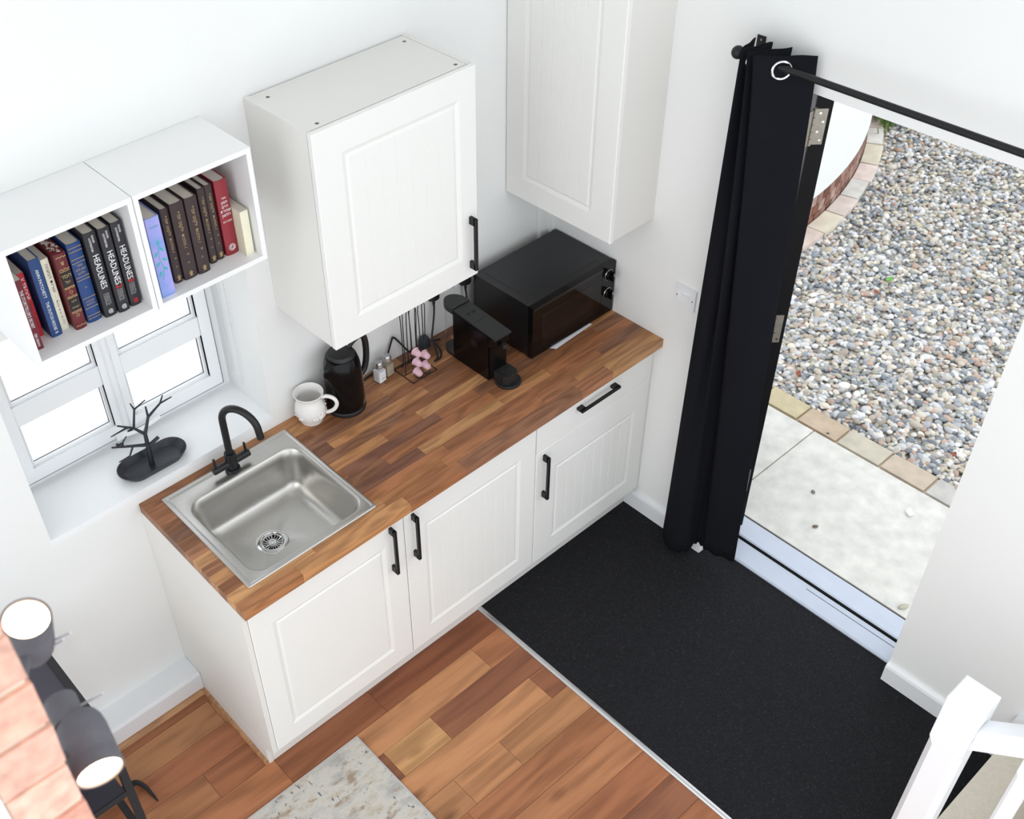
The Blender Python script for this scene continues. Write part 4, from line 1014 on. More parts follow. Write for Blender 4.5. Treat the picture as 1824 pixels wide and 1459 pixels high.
# ================================================================== SILL: JEWELLERY TREE
jt = thing('jewellery_tree', 'black jewellery stand with a branching tree on an oval tray', 'stand', (0.113, 0.078, SILL))
jcx, jcy = 0.115, 0.078
def oval(hl_, hw, z, n=12):
    out = []
    for k in range(n + 1): a = -PI / 2 + PI * k / n; out.append((jcx + hl_ - hw + hw * math.cos(a), jcy + hw * math.sin(a), z))
    for k in range(n + 1): a = PI / 2 + PI * k / n; out.append((jcx - hl_ + hw + hw * math.cos(a), jcy + hw * math.sin(a), z))
    return out
zt = SILL + 0.0002
obj('tray', loft([oval(0.098, 0.040, zt), oval(0.104, 0.045, zt + 0.002), oval(0.124, 0.056, zt + 0.026), oval(0.1245, 0.0565, zt + 0.029), oval(0.1215, 0.0535, zt + 0.029), oval(0.102, 0.043, zt + 0.0075), oval(0.094, 0.037, zt + 0.005)]), mat('black_resin', '#22262d', 0.4, var=0.06), jt, smooth=True)
M['resin'] = bpy.data.materials['black_resin']
yt = 0.105
def br(p, q, r0_, r1_, name='branch', par=None): return obj(name, tube([p, tuple((Vector(p) + Vector(q)) / 2), q], 0, 8, radii=[r0_, (r0_ + r1_) / 2, r1_]), 'resin', par or jt, smooth=True)
trk = br((0.110, jcy, zt + 0.004), (0.122, 0.096, 1.095), 0.0105, 0.0068, 'trunk')
top = (0.122, 0.096, 1.095)
br(top, (0.150, 0.104, 1.147), 0.0062, 0.005); br((0.150, 0.104, 1.147), (0.203, 0.108, 1.172), 0.0048, 0.0035); br((0.150, 0.104, 1.147), (0.154, 0.112, 1.185), 0.0045, 0.003)
br((0.203, 0.108, 1.172), (0.248, 0.110, 1.172), 0.0035, 0.002); br((0.203, 0.108, 1.172), (0.219, 0.110, 1.196), 0.0033, 0.0022)
br(top, (0.095, 0.108, 1.130), 0.0058, 0.0046); br((0.095, 0.108, 1.130), (0.115, 0.112, 1.196), 0.0045, 0.0034); br((0.115, 0.112, 1.196), (0.108, 0.114, 1.224), 0.0032, 0.002); br((0.115, 0.112, 1.196), (0.158, 0.110, 1.212), 0.0032, 0.0018)
br((0.095, 0.108, 1.130), (0.046, 0.112, 1.168), 0.0042, 0.0028); br((0.076, 0.110, 1.144), (0.012, 0.100, 1.150), 0.0036, 0.0018)
br((0.117, 0.088, 1.048), (0.160, 0.086, 1.065), 0.0068, 0.0062); br((0.117, 0.088, 1.056), (0.004, 0.100, 1.108), 0.0062, 0.003)
br((0.070, 0.093, 1.077), (0.048, 0.085, 1.052), 0.0038, 0.003); br((0.048, 0.085, 1.052), (0.008, 0.086, 1.050), 0.003, 0.0018)
bd = obj('bird', join(sphere((0.034, 0.096, 1.103), 0.0085, 12, 8, (1.25, 0.9, 0.9)), sphere((0.023, 0.096, 1.111), 0.0055, 10, 6), tube([(0.038, 0.096, 1.105), (0.060, 0.096, 1.126)], 0, 6, radii=[0.0035, 0.0016])), 'resin', jt, smooth=True)

# ================================================================== WORKTOP THINGS
mgx, mgy = 0.662, -0.0615
mg = thing('mug', 'white china mug with raised flowers beside the sink', 'mug', (mgx, mgy, H))
prof = [(0.0001, 0.001), (0.036, 0.0), (0.040, 0.004), (0.040, 0.010), (0.046, 0.020), (0.053, 0.040), (0.055, 0.058), (0.0525, 0.076), (0.0465, 0.093), (0.0435, 0.104), (0.0455, 0.114), (0.0525, 0.123), (0.0535, 0.126), (0.0515, 0.1275), (0.047, 0.122), (0.0405, 0.110), (0.040, 0.102), (0.046, 0.084), (0.050, 0.060), (0.047, 0.036), (0.036, 0.012), (0.0001, 0.010)]
obj('body', lathe(prof, mgx, mgy, H, 48, cap=False), 'china', mg, smooth=True, angle=1.2)
ha = math.radians(-47)
hd_ = Vector((math.cos(ha), math.sin(ha), 0))
hp = [Vector((mgx, mgy, H)) + hd_ * a + Vector((0, 0, b)) for a, b in ((0.045, 0.108), (0.066, 0.112), (0.087, 0.103), (0.096, 0.084), (0.090, 0.062), (0.074, 0.046), (0.051, 0.038))]
obj('handle', tube(catmull(hp, 5), 0.0072, 12), 'china', mg, smooth=True)
fl_ = []
mr_ = random.Random(3)
def on_mug(a, z, r, flat=0.5):
    rad_ = np.interp(z, [0.01, 0.02, 0.04, 0.058, 0.076, 0.093], [0.040, 0.046, 0.053, 0.055, 0.0525, 0.0465])
    return sphere((mgx + rad_ * math.cos(a), mgy + rad_ * math.sin(a), H + z), r, 8, 6)
for i in range(60):
    a = math.radians(mr_.choice([-75, -75, -70, 160])) + mr_.gauss(0, 0.36); z = 0.030 + abs(mr_.gauss(0, 0.016)); fl_.append(on_mug(a, z, mr_.uniform(0.002, 0.0045)))
for i in range(16): fl_.append(on_mug(mr_.uniform(-0.5, 0.35), 0.055 + mr_.gauss(0, 0.018), 0.003))
obj('relief_flowers', join(*fl_), 'china', mg, smooth=True)
for z in (0.030, 0.044, 0.058): obj('pearl', on_mug(math.radians(-58), z, 0.0042), 'pearl', mg, smooth=True)

kx, ky = 0.797, -0.0865
ke = thing('kettle', 'gloss black jug kettle partly under the wall cabinet', 'kettle', (kx, ky, H))
obj('base_plate', lathe([(0.0001, 0), (0.069, 0), (0.070, 0.003), (0.070, 0.013), (0.0675, 0.017), (0.0001, 0.017)], kx, ky, H, 48, cap=False), 'blackmatt', ke, smooth=True)
prof = [(0.0001, 0.018), (0.067, 0.018), (0.0695, 0.024), (0.0690, 0.065), (0.0675, 0.12), (0.0655, 0.168), (0.0640, 0.190), (0.0615, 0.206), (0.0550, 0.226), (0.0535, 0.230), (0.0001, 0.230)]
V, F = lathe(prof, kx, ky, H, 64, cap=False)
sa_ = math.radians(197)                                  # spout direction
V2_ = []
for (x, y, z) in V:
    zz = z - H
    if zz > 0.13:
        a = math.atan2(y - ky, x - kx) - sa_; a = (a + PI) % (2 * PI) - PI
        k_ = math.exp(-(a / 0.30) ** 2) * min(1, (zz - 0.13) / 0.075) ** 1.3 * (1 if math.hypot(x - kx, y - ky) > 0.02 else 0)
        x += math.cos(sa_) * 0.042 * k_; y += math.sin(sa_) * 0.042 * k_
    V2_.append((x, y, z))
obj('body', (V2_, F), 'blackgloss', ke, smooth=True, angle=0.9)
obj('lid', lathe([(0.0510, 0.2295), (0.0510, 0.234), (0.045, 0.244), (0.025, 0.250), (0.0001, 0.251)], kx, ky, H, 48, cap=False), 'blackmatt', ke, smooth=True)
ka = math.radians(6)
kd = Vector((math.cos(ka), math.sin(ka), 0)); kb_ = Vector((kx, ky, H))
hp = [kb_ + kd * a + Vector((0, 0, b)) for a, b in ((0.030, 0.242), (0.060, 0.258), (0.088, 0.262), (0.108, 0.248), (0.116, 0.210), (0.114, 0.155), (0.103, 0.115), (0.085, 0.098), (0.062, 0.092))]
obj('handle', tube(catmull(hp, 6), 0.0115, 14), 'blackmatt', ke, smooth=True)
obj('handle_trim', tube(catmull([p + Vector((0, 0, 0.0115)) for p in (hp[0], hp[1], hp[2])], 5), 0.004, 8), 'alu', ke, smooth=True)
# level window, lettering
wa = math.radians(-46)
gs, dots = [], []
def kp(a, z, off=0.0): 
    r = np.interp(z, [0.024, 0.06, 0.11, 0.155, 0.175], [0.0695, 0.0691, 0.0679, 0.0661, 0.0650]) + off
    return (kx + r * math.cos(a), ky + r * math.sin(a), H + z)
strip = []
for i in range(12):
    z = 0.075 + 0.0075 * i
    for d in (-0.06, 0.06): strip.append(kp(wa + d, z, 0.0006))
obj('level_window', (strip, [(2 * i, 2 * i + 1, 2 * i + 3, 2 * i + 2) for i in range(11)]), mat('smoked_window', '#4a545c', 0.2, var=0.1), ke)
for i in range(6): dots.append(sphere(kp(wa, 0.085 + 0.0135 * i, 0.0006), 0.0022, 6, 4, (1, 1, 0.7)))
obj('level_marks', join(*dots), 'grey_ink', ke)
ta = math.radians(-52)
tn = Vector((math.cos(ta), math.sin(ta), 0)); tx_ = Vector((0, 0, 1)).cross(tn)
obj('brand_lettering', text_geo('Cookworks', 0.0095, frame_mtx(Vector(kp(ta, 0.040, 0.0022)), tx_, (0, 0, 1))), 'grey_ink', ke)

def shaker(x, y, fill, label):
    s = thing('shaker', label, 'shaker', (x, y, H), 'glass salt and pepper shakers')
    hw = 0.0195
    rot = Matrix.Translation((x, y, 0)) @ Matrix.Rotation(math.radians(8), 4, 'Z') @ Matrix.Translation((-x, -y, 0))
    L = [rrect(x - hw, x + hw, y - hw, y + hw, 0.006, H + 0.0003, 5), rrect(x - hw, x + hw, y - hw, y + hw, 0.006, H + 0.050, 5), rrect(x - hw * 0.92, x + hw * 0.92, y - hw * 0.92, y + hw * 0.92, 0.007, H + 0.056, 5), rrect(x - 0.014, x + 0.014, y - 0.014, y + 0.014, 0.0138, H + 0.064, 5)]
    obj('glass_jar', xf(loft(L), rot), 'clear', s, smooth=True)
    hw2 = hw - 0.0022
    obj('contents', xf(loft([rrect(x - hw2, x + hw2, y - hw2, y + hw2, 0.005, H + 0.003, 5), rrect(x - hw2, x + hw2, y - hw2, y + hw2, 0.005, H + 0.049, 5)]), rot), fill, s)
    cp = obj('cap', lathe([(0.0150, 0.0635), (0.0168, 0.064), (0.0168, 0.070), (0.0158, 0.071), (0.0158, 0.080), (0.0125, 0.0865), (0.0001, 0.0885)], x, y, H, 28, cap=False), 'alu', s, smooth=True)
    obj('cap_holes', join(*[cyl((x + r * math.cos(a), y + r * math.sin(a), H + 0.0872 - r * 0.06), (x + r * math.cos(a), y + r * math.sin(a), H + 0.0888 - r * 0.06), 0.0011, 6) for r, n in ((0.004, 5), (0.009, 9)) for a in [2 * PI * k / n for k in range(n)]]), 'dark', cp)
    nrm = rot.to_3x3() @ Vector((0, -1, 0)); xx = rot.to_3x3() @ Vector((1, 0, 0))
    obj('lettering', text_geo('SALT' if fill == 'salt' else 'PEPPER', 0.0065, frame_mtx(Vector((x, y, H + 0.020)) + nrm * (hw + 0.0004), xx, (0, 0, 1))), 'grey_ink', s)
    return s
shaker(0.972, -0.061, 'salt', 'glass shaker full of white salt standing next to the kettle')
shaker(1.017, -0.052, 'pepper', 'glass shaker of ground brown pepper next to the salt')

# capsule stand
cs = thing('capsule_stand', 'black wire stand for coffee capsules on a square base', 'stand', (1.102, -0.105, H))
qx0, qx1, qy0, qy1 = 1.046, 1.160, -0.160, -0.050
wr_ = 0.0022
obj('base_wire', tube([(qx0, qy0, H + wr_), (qx1, qy0, H + wr_), (qx1, qy1, H + wr_), (qx0, qy1, H + wr_)], wr_, 8, closed=True), 'rubber', cs)
colsx = (1.083, 1.123)
ztop = H + 0.31
for yy, sgn in ((-0.132, -1), (-0.078, 1)):
    for cx_ in colsx:
        for s in (-1, 1):
            x_ = cx_ + s * 0.0125
            obj('guide_wire', tube(catmull([(x_, yy, H + 0.022), (x_ - s * 0.001, yy, H + 0.10), (x_, yy, H + 0.2), (x_ + s * 0.003, yy, ztop - 0.02), (cx_, yy, ztop)], 4), 0.0018, 6), 'rubber', cs, smooth=True)
        obj('stop_loop', tube(catmull([(cx_ - 0.0125, yy, H + 0.024), (cx_ - 0.012, yy + sgn * 0.010, H + 0.008), (cx_ - 0.006, yy + sgn * 0.024, H + 0.006), (cx_ + 0.006, yy + sgn * 0.024, H + 0.006), (cx_ + 0.012, yy + sgn * 0.010, H + 0.008), (cx_ + 0.0125, yy, H + 0.024)], 4), 0.0018, 6), 'rubber', cs, smooth=True)
for x_ in (qx0 + 0.012, qx1 - 0.012):
    obj('upright', tube([(x_, -0.105, H + wr_), (x_, -0.105, ztop)], 0.0018, 8), 'rubber', cs)
obj('cross_wire', join(tube([(qx0, -0.105, H + wr_), (qx1, -0.105, H + wr_)], 0.0016, 8), tube([(qx0 + 0.012, -0.105, ztop), (qx1 - 0.012, -0.105, ztop)], 0.0016, 8), *[tube([(c, -0.132, ztop), (c, -0.078, ztop)], 0.0014, 6) for c in colsx]), 'rubber', cs)
caps = [(1.083, 0.024, 'pink coffee capsule at the bottom of the left stack of three'), (1.083, 0.069, 'pink coffee capsule in the middle of the left stack of three'), (1.083, 0.114, 'pink coffee capsule on top of the left stack of three'), (1.123, 0.034, 'lower pink coffee capsule of the right pair'), (1.123, 0.082, 'upper pink coffee capsule of the right pair')]
for cx_, z, lab in caps:
    k_ = thing('coffee_capsule', lab, 'capsule', (cx_, -0.148, H + z), 'pink coffee capsules on the wire stand')
    ax_ = (0.0, -1, -0.10)
    obj('cup', align(lathe([(0.0001, 0.0), (0.0148, 0.0), (0.0135, 0.004), (0.0115, 0.022), (0.0095, 0.0255), (0.0001, 0.0262)], 0, 0, 0, 24, cap=False), (cx_, -0.1345, H + z), ax_), 'pink', k_, smooth=True)
    obj('foil_rim', align(lathe([(0.0001, -0.0012), (0.0165, -0.0012), (0.0170, -0.0005), (0.0165, 0.0004), (0.0001, 0.0004)], 0, 0, 0, 28, cap=False), (cx_, -0.1340, H + z), ax_), 'pink', k_, smooth=True)

# coffee machine
cm = thing('coffee_machine', 'slim gloss black capsule coffee machine with a clear tank', 'coffee machine', (1.295, -0.25, H))
mx0, mx1 = 1.2535, 1.3385; mt_ = H + 0.2165
obj('body', bevel_geo(prism([(-0.335, H + 0.001), (-0.150, H + 0.001), (-0.150, mt_ - 0.012), (-0.335, mt_ - 0.024)], 'x', mx0, mx1), 0.004, 2), 'blackgloss', cm, smooth=True)
obj('nose', loft([rrect(mx0 + 0.004, mx1 - 0.004, -0.352, -0.32, 0.014, H + 0.012), rrect(mx0 + 0.004, mx1 - 0.004, -0.352, -0.32, 0.014, H + 0.150), rrect(mx0, mx1, -0.358, -0.32, 0.012, H + 0.158), rrect(mx0, mx1, -0.358, -0.32, 0.012, mt_ - 0.022)]), 'blackgloss', cm, smooth=True)
lidp = [(-0.366, mt_ - 0.026), (-0.366, mt_ - 0.019), (-0.150, mt_ - 0.002), (-0.150, mt_ - 0.012)]
ld = obj('lid', bevel_geo(prism(lidp, 'x', mx0 + 0.003, mx1 - 0.003), 0.002, 1), 'blackmatt', cm)
obj('button', join(*[cyl((1.296 + d, -0.200, mt_ - 0.007), (1.296 + d, -0.200, mt_ - 0.0045), 0.0062, 16) for d in (-0.012, 0.012)]), 'blackgloss', ld)
obj('lever_seam', box(mx0 + 0.012, mx1 - 0.012, -0.251, -0.2495, mt_ - 0.0115, mt_ - 0.0093), 'dark', ld)
def tank(z0, z1, ins=0.0):
    pts = [(mx0 + 0.002 + ins, -0.149 - ins)]
    for k in range(13):
        a = PI * k / 12; pts.append((1.296 - (0.0405 - ins) * math.cos(a), -0.125 + (0.052 - ins) * math.sin(a)))
    pts.append((mx1 - 0.002 - ins, -0.149 - ins))
    return prism(pts, 'z', z0, z1)
obj('water_tank', tank(H + 0.012, mt_ - 0.021), 'clear', cm)
obj('tank_foot', tank(H + 0.0005, H + 0.0118), 'blackmatt', cm)
obj('tank_lid', bevel_geo(tank(mt_ - 0.0205, mt_ + 0.002, -0.002), 0.003, 2, lambda p, q: p.z > mt_ and q.z > mt_), 'blackmatt', cm, smooth=True)
cf = (1.301, -0.388)
obj('drip_base', lathe([(0.0001, 0.0003), (0.046, 0.0003), (0.0475, 0.003), (0.0475, 0.008), (0.045, 0.010), (0.0001, 0.010)], cf[0], cf[1], H, 48, cap=False), 'blackmatt', cm, smooth=True)
dt = obj('drip_tray', bevel_geo(prism([(mx0 + 0.010, -0.353), (mx1 - 0.008, -0.353), (mx1 - 0.008, -0.400), (1.318, -0.416), (1.276, -0.416), (mx0 + 0.010, -0.400)], 'z', H + 0.0105, H + 0.050), 0.003, 2), 'blackmatt', cm)
obj('grid_holes', join(*[cyl((1.297 + dx, -0.385 + dy, H + 0.0485), (1.297 + dx, -0.385 + dy, H + 0.0505), 0.0055, 12) for dx, dy in ((-0.012, 0.008), (0.013, 0.008), (0.0, -0.012))]), 'dark', dt)
obj('coffee_outlet', cyl((1.296, -0.372, H + 0.148), (1.296, -0.372, H + 0.166), 0.009, 16), 'blackmatt', cm)
obj('round_emblem', align(lathe([(0.0001, 0), (0.0165, 0), (0.0170, 0.0006), (0.0001, 0.0008)], 0, 0, 0, 28, cap=False), (mx0, -0.262, H + 0.128), (-1, 0, 0)), mat('dark_bronze_emblem', '#2a2022', 0.2, 0.4, var=0.1), cm)

# microwave
mw = thing('microwave', 'black microwave oven with two dials standing in the corner', 'microwave', (1.66, -0.2, H))
ax0, ax1, ay0, ay1, az0, az1 = 1.447, 1.881, -0.338, -0.052, H + 0.012, 1.157
obj('housing', bbox(ax0, ax1, ay0, ay1, az0, az1, 0.004, 2), 'mwtop', mw)
obj('raised_top', bevel_geo(loft([rrect(ax0 + 0.03, ax1 - 0.035, ay0 + 0.028, ay1 - 0.02, 0.012, az1 - 0.001), rrect(ax0 + 0.034, ax1 - 0.039, ay0 + 0.032, ay1 - 0.024, 0.010, az1 + 0.0028)]), 0.0001, 1), 'mwtop', mw)
fa = obj('door', bbox(ax0 - 0.001, ax1 - 0.072, -0.362, -0.3385, az0 - 0.003, az1 + 0.001, 0.003, 2), 'mwglass', mw)
obj('door_window', box(ax0 + 0.045, ax1 - 0.115, -0.3628, -0.362, az0 + 0.032, az1 - 0.045), mat('microwave_window_mesh', '#1d1613', 0.08, var=0.1, spec=0.3), fa)
obj('top_rail', bbox(ax0 + 0.0, ax1 - 0.07, -0.3632, -0.3622, az1 - 0.014, az1 - 0.002, 0.0004, 1), 'mwtop', fa)
cp = obj('control_panel', bbox(ax1 - 0.0705, ax1 + 0.001, -0.362, -0.3385, az0 - 0.003, az1 + 0.001, 0.003, 2), 'mwglass', mw)
for z in (1.112, 1.030):
    kn = obj('dial', join(align(lathe([(0.0205, 0), (0.0205, 0.006), (0.0185, 0.012), (0.0001, 0.013)], 0, 0, 0, 32, cap=False), (1.846, -0.362, z), (0, -1, 0)), bbox(1.846 - 0.0045, 1.846 + 0.0045, -0.388, -0.372, z - 0.018, z + 0.018, 0.002, 1)), 'blackgloss', cp, smooth=True)
    obj('dial_ring', torus((1.846, -0.3635, z), (0, 1, 0), 0.0215, 0.0012, 36, 8), 'chrome', kn)
    obj('dial_pointer', bbox(1.846 - 0.0008, 1.846 + 0.0008, -0.3886, -0.3878, z + 0.004, z + 0.017, 0.0002, 1), 'white_ink', kn)
for fx_ in (ax0 + 0.03, ax1 - 0.03):
    for fy_ in (ay0 + 0.0, ay1 - 0.03): obj('foot', lathe([(0.010, 0.0002), (0.011, 0.003), (0.011, 0.012), (0.0001, 0.012)], fx_, fy_, H, 16), 'blackmatt', mw)
pp = obj('paper_sheet', prism([(1.530, -0.330), (1.762, -0.330), (1.764, -0.366), (1.560, -0.377)], 'z', H + 0.0003, H + 0.0012), 'paper', loc=(1.64, -0.35, H))
tag(pp, 'white paper sheet sticking out under the microwave', 'paper')

# sockets, plugs, cables
so = thing('wall_socket', 'white double wall socket half hidden under the wall cabinet', 'socket', (1.305, 0, 1.148))
obj('faceplate', bbox(1.232, 1.379, -0.010, -0.0005, 1.105, 1.191, 0.003, 2), 'upvc', so)
obj('switch', join(bbox(1.290, 1.302, -0.013, -0.009, 1.163, 1.183, 0.001, 1), bbox(1.312, 1.324, -0.013, -0.009, 1.163, 1.183, 0.001, 1)), 'upvc', so)
def plug(x, y, z, label):
    p = thing('plug', label, 'plug', (x, y, z), 'black mains plugs')
    loops = []
    for w_, d0 in ((0.0, 0.0), (0.014, 0.0), (0.032, 0.008)):
        loops.append([(a, y - w_, z + b) for a, b, _ in rrect(x - 0.022 + d0, x + 0.022 - d0, -0.023 + d0, 0.023 - d0, 0.009, 0, 5)])
    obj('plug_body', loft(loops), 'rubber', p, smooth=True)
    obj('strain_relief', tube([(x, y - 0.012, z - 0.018), (x, y - 0.014, z - 0.034), (x, y - 0.014, z - 0.050)], 0, 10, radii=[0.0065, 0.0055, 0.0038]), 'rubber', p, smooth=True)
    return p
plug(1.272, -0.0105, 1.135, 'black mains plug in the socket left of the coffee machine')
plug(1.430, -0.0105, 1.128, 'black mains plug behind the coffee machine next to the microwave')
s2 = thing('wall_socket', 'white wall socket in the gap left of the microwave', 'socket', (1.43, 0, 1.143))
obj('faceplate', bbox(1.388, 1.473, -0.010, -0.0005, 1.100, 1.185, 0.003, 2), 'upvc', s2)
def cable(name, pts, r, label, m_='rubber'):
    o = obj(name, tube(catmull(pts, 8), r, 8), m_, loc=tuple(pts[0]), smooth=True); tag(o, label, 'cable'); return o
zc = H + 0.0042
cable('power_cable', [(1.272, -0.026, 1.084), (1.262, -0.034, 1.05), (1.248, -0.042, 1.01), (1.234, -0.052, 0.975), (1.220, -0.085, zc + 0.020), (1.206, -0.112, zc + 0.002), (1.185, -0.120, zc), (1.214, -0.118, zc), (1.238, -0.095, zc + 0.002), (1.242, -0.066, zc + 0.016), (1.238, -0.052, zc + 0.022), (1.262, -0.040, zc + 0.012), (1.285, -0.034, zc)], 0.0036, 'black cable looping from the plug beside the coffee machine')
cable('power_cable', [(1.430, -0.026, 1.077), (1.428, -0.034, 1.03), (1.424, -0.036, 0.98), (1.420, -0.034, zc + 0.004), (1.435, -0.030, zc), (1.475, -0.026, zc)], 0.0036, 'black cable dropping behind the coffee machine beside the microwave')
cable('power_cable', [(0.868, -0.045, zc), (0.93, -0.022, zc), (1.032, -0.018, zc + 0.012), (1.056, -0.014, zc + 0.058), (1.077, -0.012, zc + 0.100), (1.083, -0.012, zc + 0.104), (1.094, -0.014, zc + 0.092), (1.122, -0.020, zc + 0.045), (1.146, -0.024, zc + 0.010), (1.180, -0.023, zc), (1.200, -0.023, zc + 0.006)], 0.0036, 'black kettle cable kinked upright against the wall behind the shakers')
lp = thing('plug', 'loose dark plug lying at the back of the worktop', 'plug', (1.219, -0.025, H))
obj('plug_body', bevel_geo(loft([rrect(1.199, 1.239, -0.040, -0.006, 0.008, H + 0.0005, 5), rrect(1.199, 1.239, -0.040, -0.006, 0.008, H + 0.028, 5), rrect(1.205, 1.233, -0.034, -0.010, 0.007, H + 0.044, 5)]), 0.0008, 1), mat('dark_slate_plug', '#2f363e', 0.5, var=0.06), lp, smooth=True)
obj('plug_pins', join(box(1.239, 1.256, -0.020, -0.014, H + 0.012, H + 0.016), box(1.239, 1.254, -0.032, -0.028, H + 0.020, H + 0.024)), 'hinge', lp)

# ================================================================== DOOR WALL: SWITCH, CURTAIN
sw = thing('wall_switch', 'white switched fuse plate on the wall left of the curtain', 'switch', (W, -0.685, 1.155))
obj('faceplate', bevel_geo(box(W - 0.0095, W - 0.0005, -0.730, -0.641, 1.112, 1.199), 0.005, 2, lambda p, q: p.x < W - 0.009 and q.x < W - 0.009), 'trim', sw)
obj('rocker', bbox(W - 0.0125, W - 0.009, -0.672, -0.656, 1.146, 1.172, 0.0015, 1), 'upvc', sw)
obj('fuse_carrier', prism([(W - 0.0095, 1.138), (W - 0.0095, 1.172), (W - 0.0150, 1.172), (W - 0.0135, 1.166), (W - 0.0100, 1.138)], 'y', -0.706, -0.676), 'upvc', sw)
for y_ in (-0.6515, -0.7185): obj('screw', align(lathe([(0.0001, 0.0008), (0.0028, 0.0006), (0.003, 0)], 0, 0, 0, 12, cap=False), (W - 0.0095, y_, 1.1545), (-1, 0, 0)), 'greystrip', sw)
RX, RZ = 1.7985, 2.1225
cr = thing('curtain_rod', 'black curtain pole with ball end above the doorway', 'curtain rod', (RX, -1.4, RZ))
obj('pole', cyl((RX, -0.825, RZ), (RX, -2.05, RZ), 0.0098, 20), 'blackmetal', cr, smooth=True)
obj('finial', join(sphere((RX, -0.806, RZ), 0.0195, 20, 12), cyl((RX, -0.838, RZ), (RX, -0.812, RZ), 0.0125, 16)), 'blackmetal', cr, smooth=True)
obj('finial', join(sphere((RX, -2.07, RZ), 0.0195, 20, 12), cyl((RX, -2.06, RZ), (RX, -2.035, RZ), 0.0125, 16)), 'blackmetal', cr, smooth=True)
for y_ in (-0.8195, -1.98):
    b_ = obj('bracket', join(bbox(W - 0.004, W - 0.0005, y_ - 0.014, y_ + 0.014, RZ - 0.045, RZ + 0.026, 0.003, 2), cyl((W - 0.003, y_, RZ - 0.014), (RX, y_, RZ - 0.014), 0.005, 12), torus((RX, y_, RZ), (0, 1, 0), 0.0135, 0.003, 24, 8)), 'blackmetal', cr, smooth=True)
    obj('screw', align(lathe([(0.0001, 0.001), (0.003, 0.0008), (0.0034, 0)], 0, 0, 0, 12, cap=False), (W - 0.004, y_, RZ + 0.014), (-1, 0, 0)), 'hinge', b_)
cu = thing('curtain', 'black eyelet curtain drawn to the left of the doorway', 'curtain', (1.80, -0.93, 0.03))
topc = [(1.845, -0.826), (1.800, -0.836), (1.755, -0.846), (1.800, -0.862), (1.852, -0.880), (1.800, -0.878), (1.746, -0.872), (1.800, -0.902), (1.858, -0.940), (1.800, -0.920), (1.740, -0.896), (1.797, -0.955), (1.862, -1.022)]
botc = [(1.850, -0.758), (1.830, -0.772), (1.806, -0.792), (1.780, -0.835), (1.772, -0.868), (1.790, -0.900), (1.812, -0.915), (1.842, -0.912), (1.866, -0.918), (1.862, -0.945), (1.852, -0.968), (1.862, -1.030), (1.880, -1.088)]
tC = catmull([(x, y, 0) for x, y in topc], 7); bC = catmull([(x, y, 0) for x, y in botc], 7)
nz = 40; zt_, n_ = 2.158, len(tC)
V, F = [], []
for i in range(nz + 1):
    t = i / nz
    k_ = t ** 0.8
    for j in range(n_):
        p = tC[j] * (1 - k_) + bC[j] * k_
        zb_ = 0.028 + 0.05 * (j / n_) + 0.006 * math.sin(j * 0.9)
        bulge = 0.004 * math.sin(6 * t + j * 0.35) * math.sin(PI * t)
        topz = zt_ + 0.0015 * math.sin(j * 0.8)
        V.append((min(p.x + bulge, 1.883 if p.y > -0.92 else 1.93), p.y + bulge, topz + (zb_ - topz) * t))
for i in range(nz):
    for j in range(n_ - 1): F.append((i * n_ + j, i * n_ + j + 1, (i + 1) * n_ + j + 1, (i + 1) * n_ + j))
fo = obj('fabric', (V, F), 'curtain', cu, smooth=True, angle=2.5)
sm_ = fo.modifiers.new('cloth', 'SOLIDIFY'); sm_.thickness = 0.0022; sm_.offset = 0
for k in (1, 3, 5, 7, 9, 11):
    a_, b_ = Vector((*topc[k - 1], 0)), Vector((*topc[k + 1], 0)); d = (b_ - a_).normalized(); nrm = Vector((d.y, -d.x, 0))
    c = Vector((RX, topc[k][1], RZ - 0.006))
    for off in (-0.0025, 0.0025):
        obj('eyelet_ring', torus(c + nrm * off, nrm, 0.0255, 0.0042, 32, 10), 'chrome', cu, smooth=True, label='chrome eyelet ring')

# ================================================================== RUG
rg = thing('rug', 'pale grey and beige abstract rug on the plank floor', 'rug', (0.0, -1.1, 0))
obj('pile', bbox(-1.0, 0.290, -1.62, -0.660, 0.0003, 0.010, 0.003, 2), 'rug', rg)
obj('binding', join(bbox(0.290, 0.2965, -1.6265, -0.6535, 0.0003, 0.0095, 0.002, 1), bbox(-1.0, 0.290, -0.660, -0.6535, 0.0003, 0.0095, 0.002, 1), bbox(-1.0, 0.290, -1.6265, -1.62, 0.0003, 0.0095, 0.002, 1)), mat('grey_binding', '#b3b2b4', 0.9, var=0.06), rg)

# ================================================================== BLACK RACK
rk = thing('console_table', 'black metal console table with a lower shelf beside the brick pillar', 'table', (-0.72, -0.35, 0))
kx0, kx1, ky0, ky1, kz = -0.98, -0.468, -0.583, -0.128, 0.75
tb = 0.024
obj('top_frame', ring(kx0, kx1, 0, 1, tb, tb, tb, tb, 0, 1) if False else join(bbox(kx0, kx1, ky0, ky0 + tb, kz - 0.03, kz, 0.002, 1), bbox(kx0, kx1, ky1 - tb, ky1, kz - 0.03, kz, 0.002, 1), bbox(kx0, kx0 + tb, ky0 + tb, ky1 - tb, kz - 0.03, kz, 0.002, 1), bbox(kx1 - tb, kx1, ky0 + tb, ky1 - tb, kz - 0.03, kz, 0.002, 1)), 'rack', rk)
obj('top_panel', box(kx0 + tb, kx1 - tb, ky0 + tb, ky1 - tb, kz - 0.02, kz - 0.006), mat('slate_panel', '#3d3a45', 0.5, var=0.06), rk)
for x_ in (kx0, kx1 - tb):
    for y_ in (ky0, ky1 - tb): obj('leg', bbox(x_, x_ + tb, y_, y_ + tb, 0.0005, kz - 0.03, 0.0015, 1), 'rack', rk)
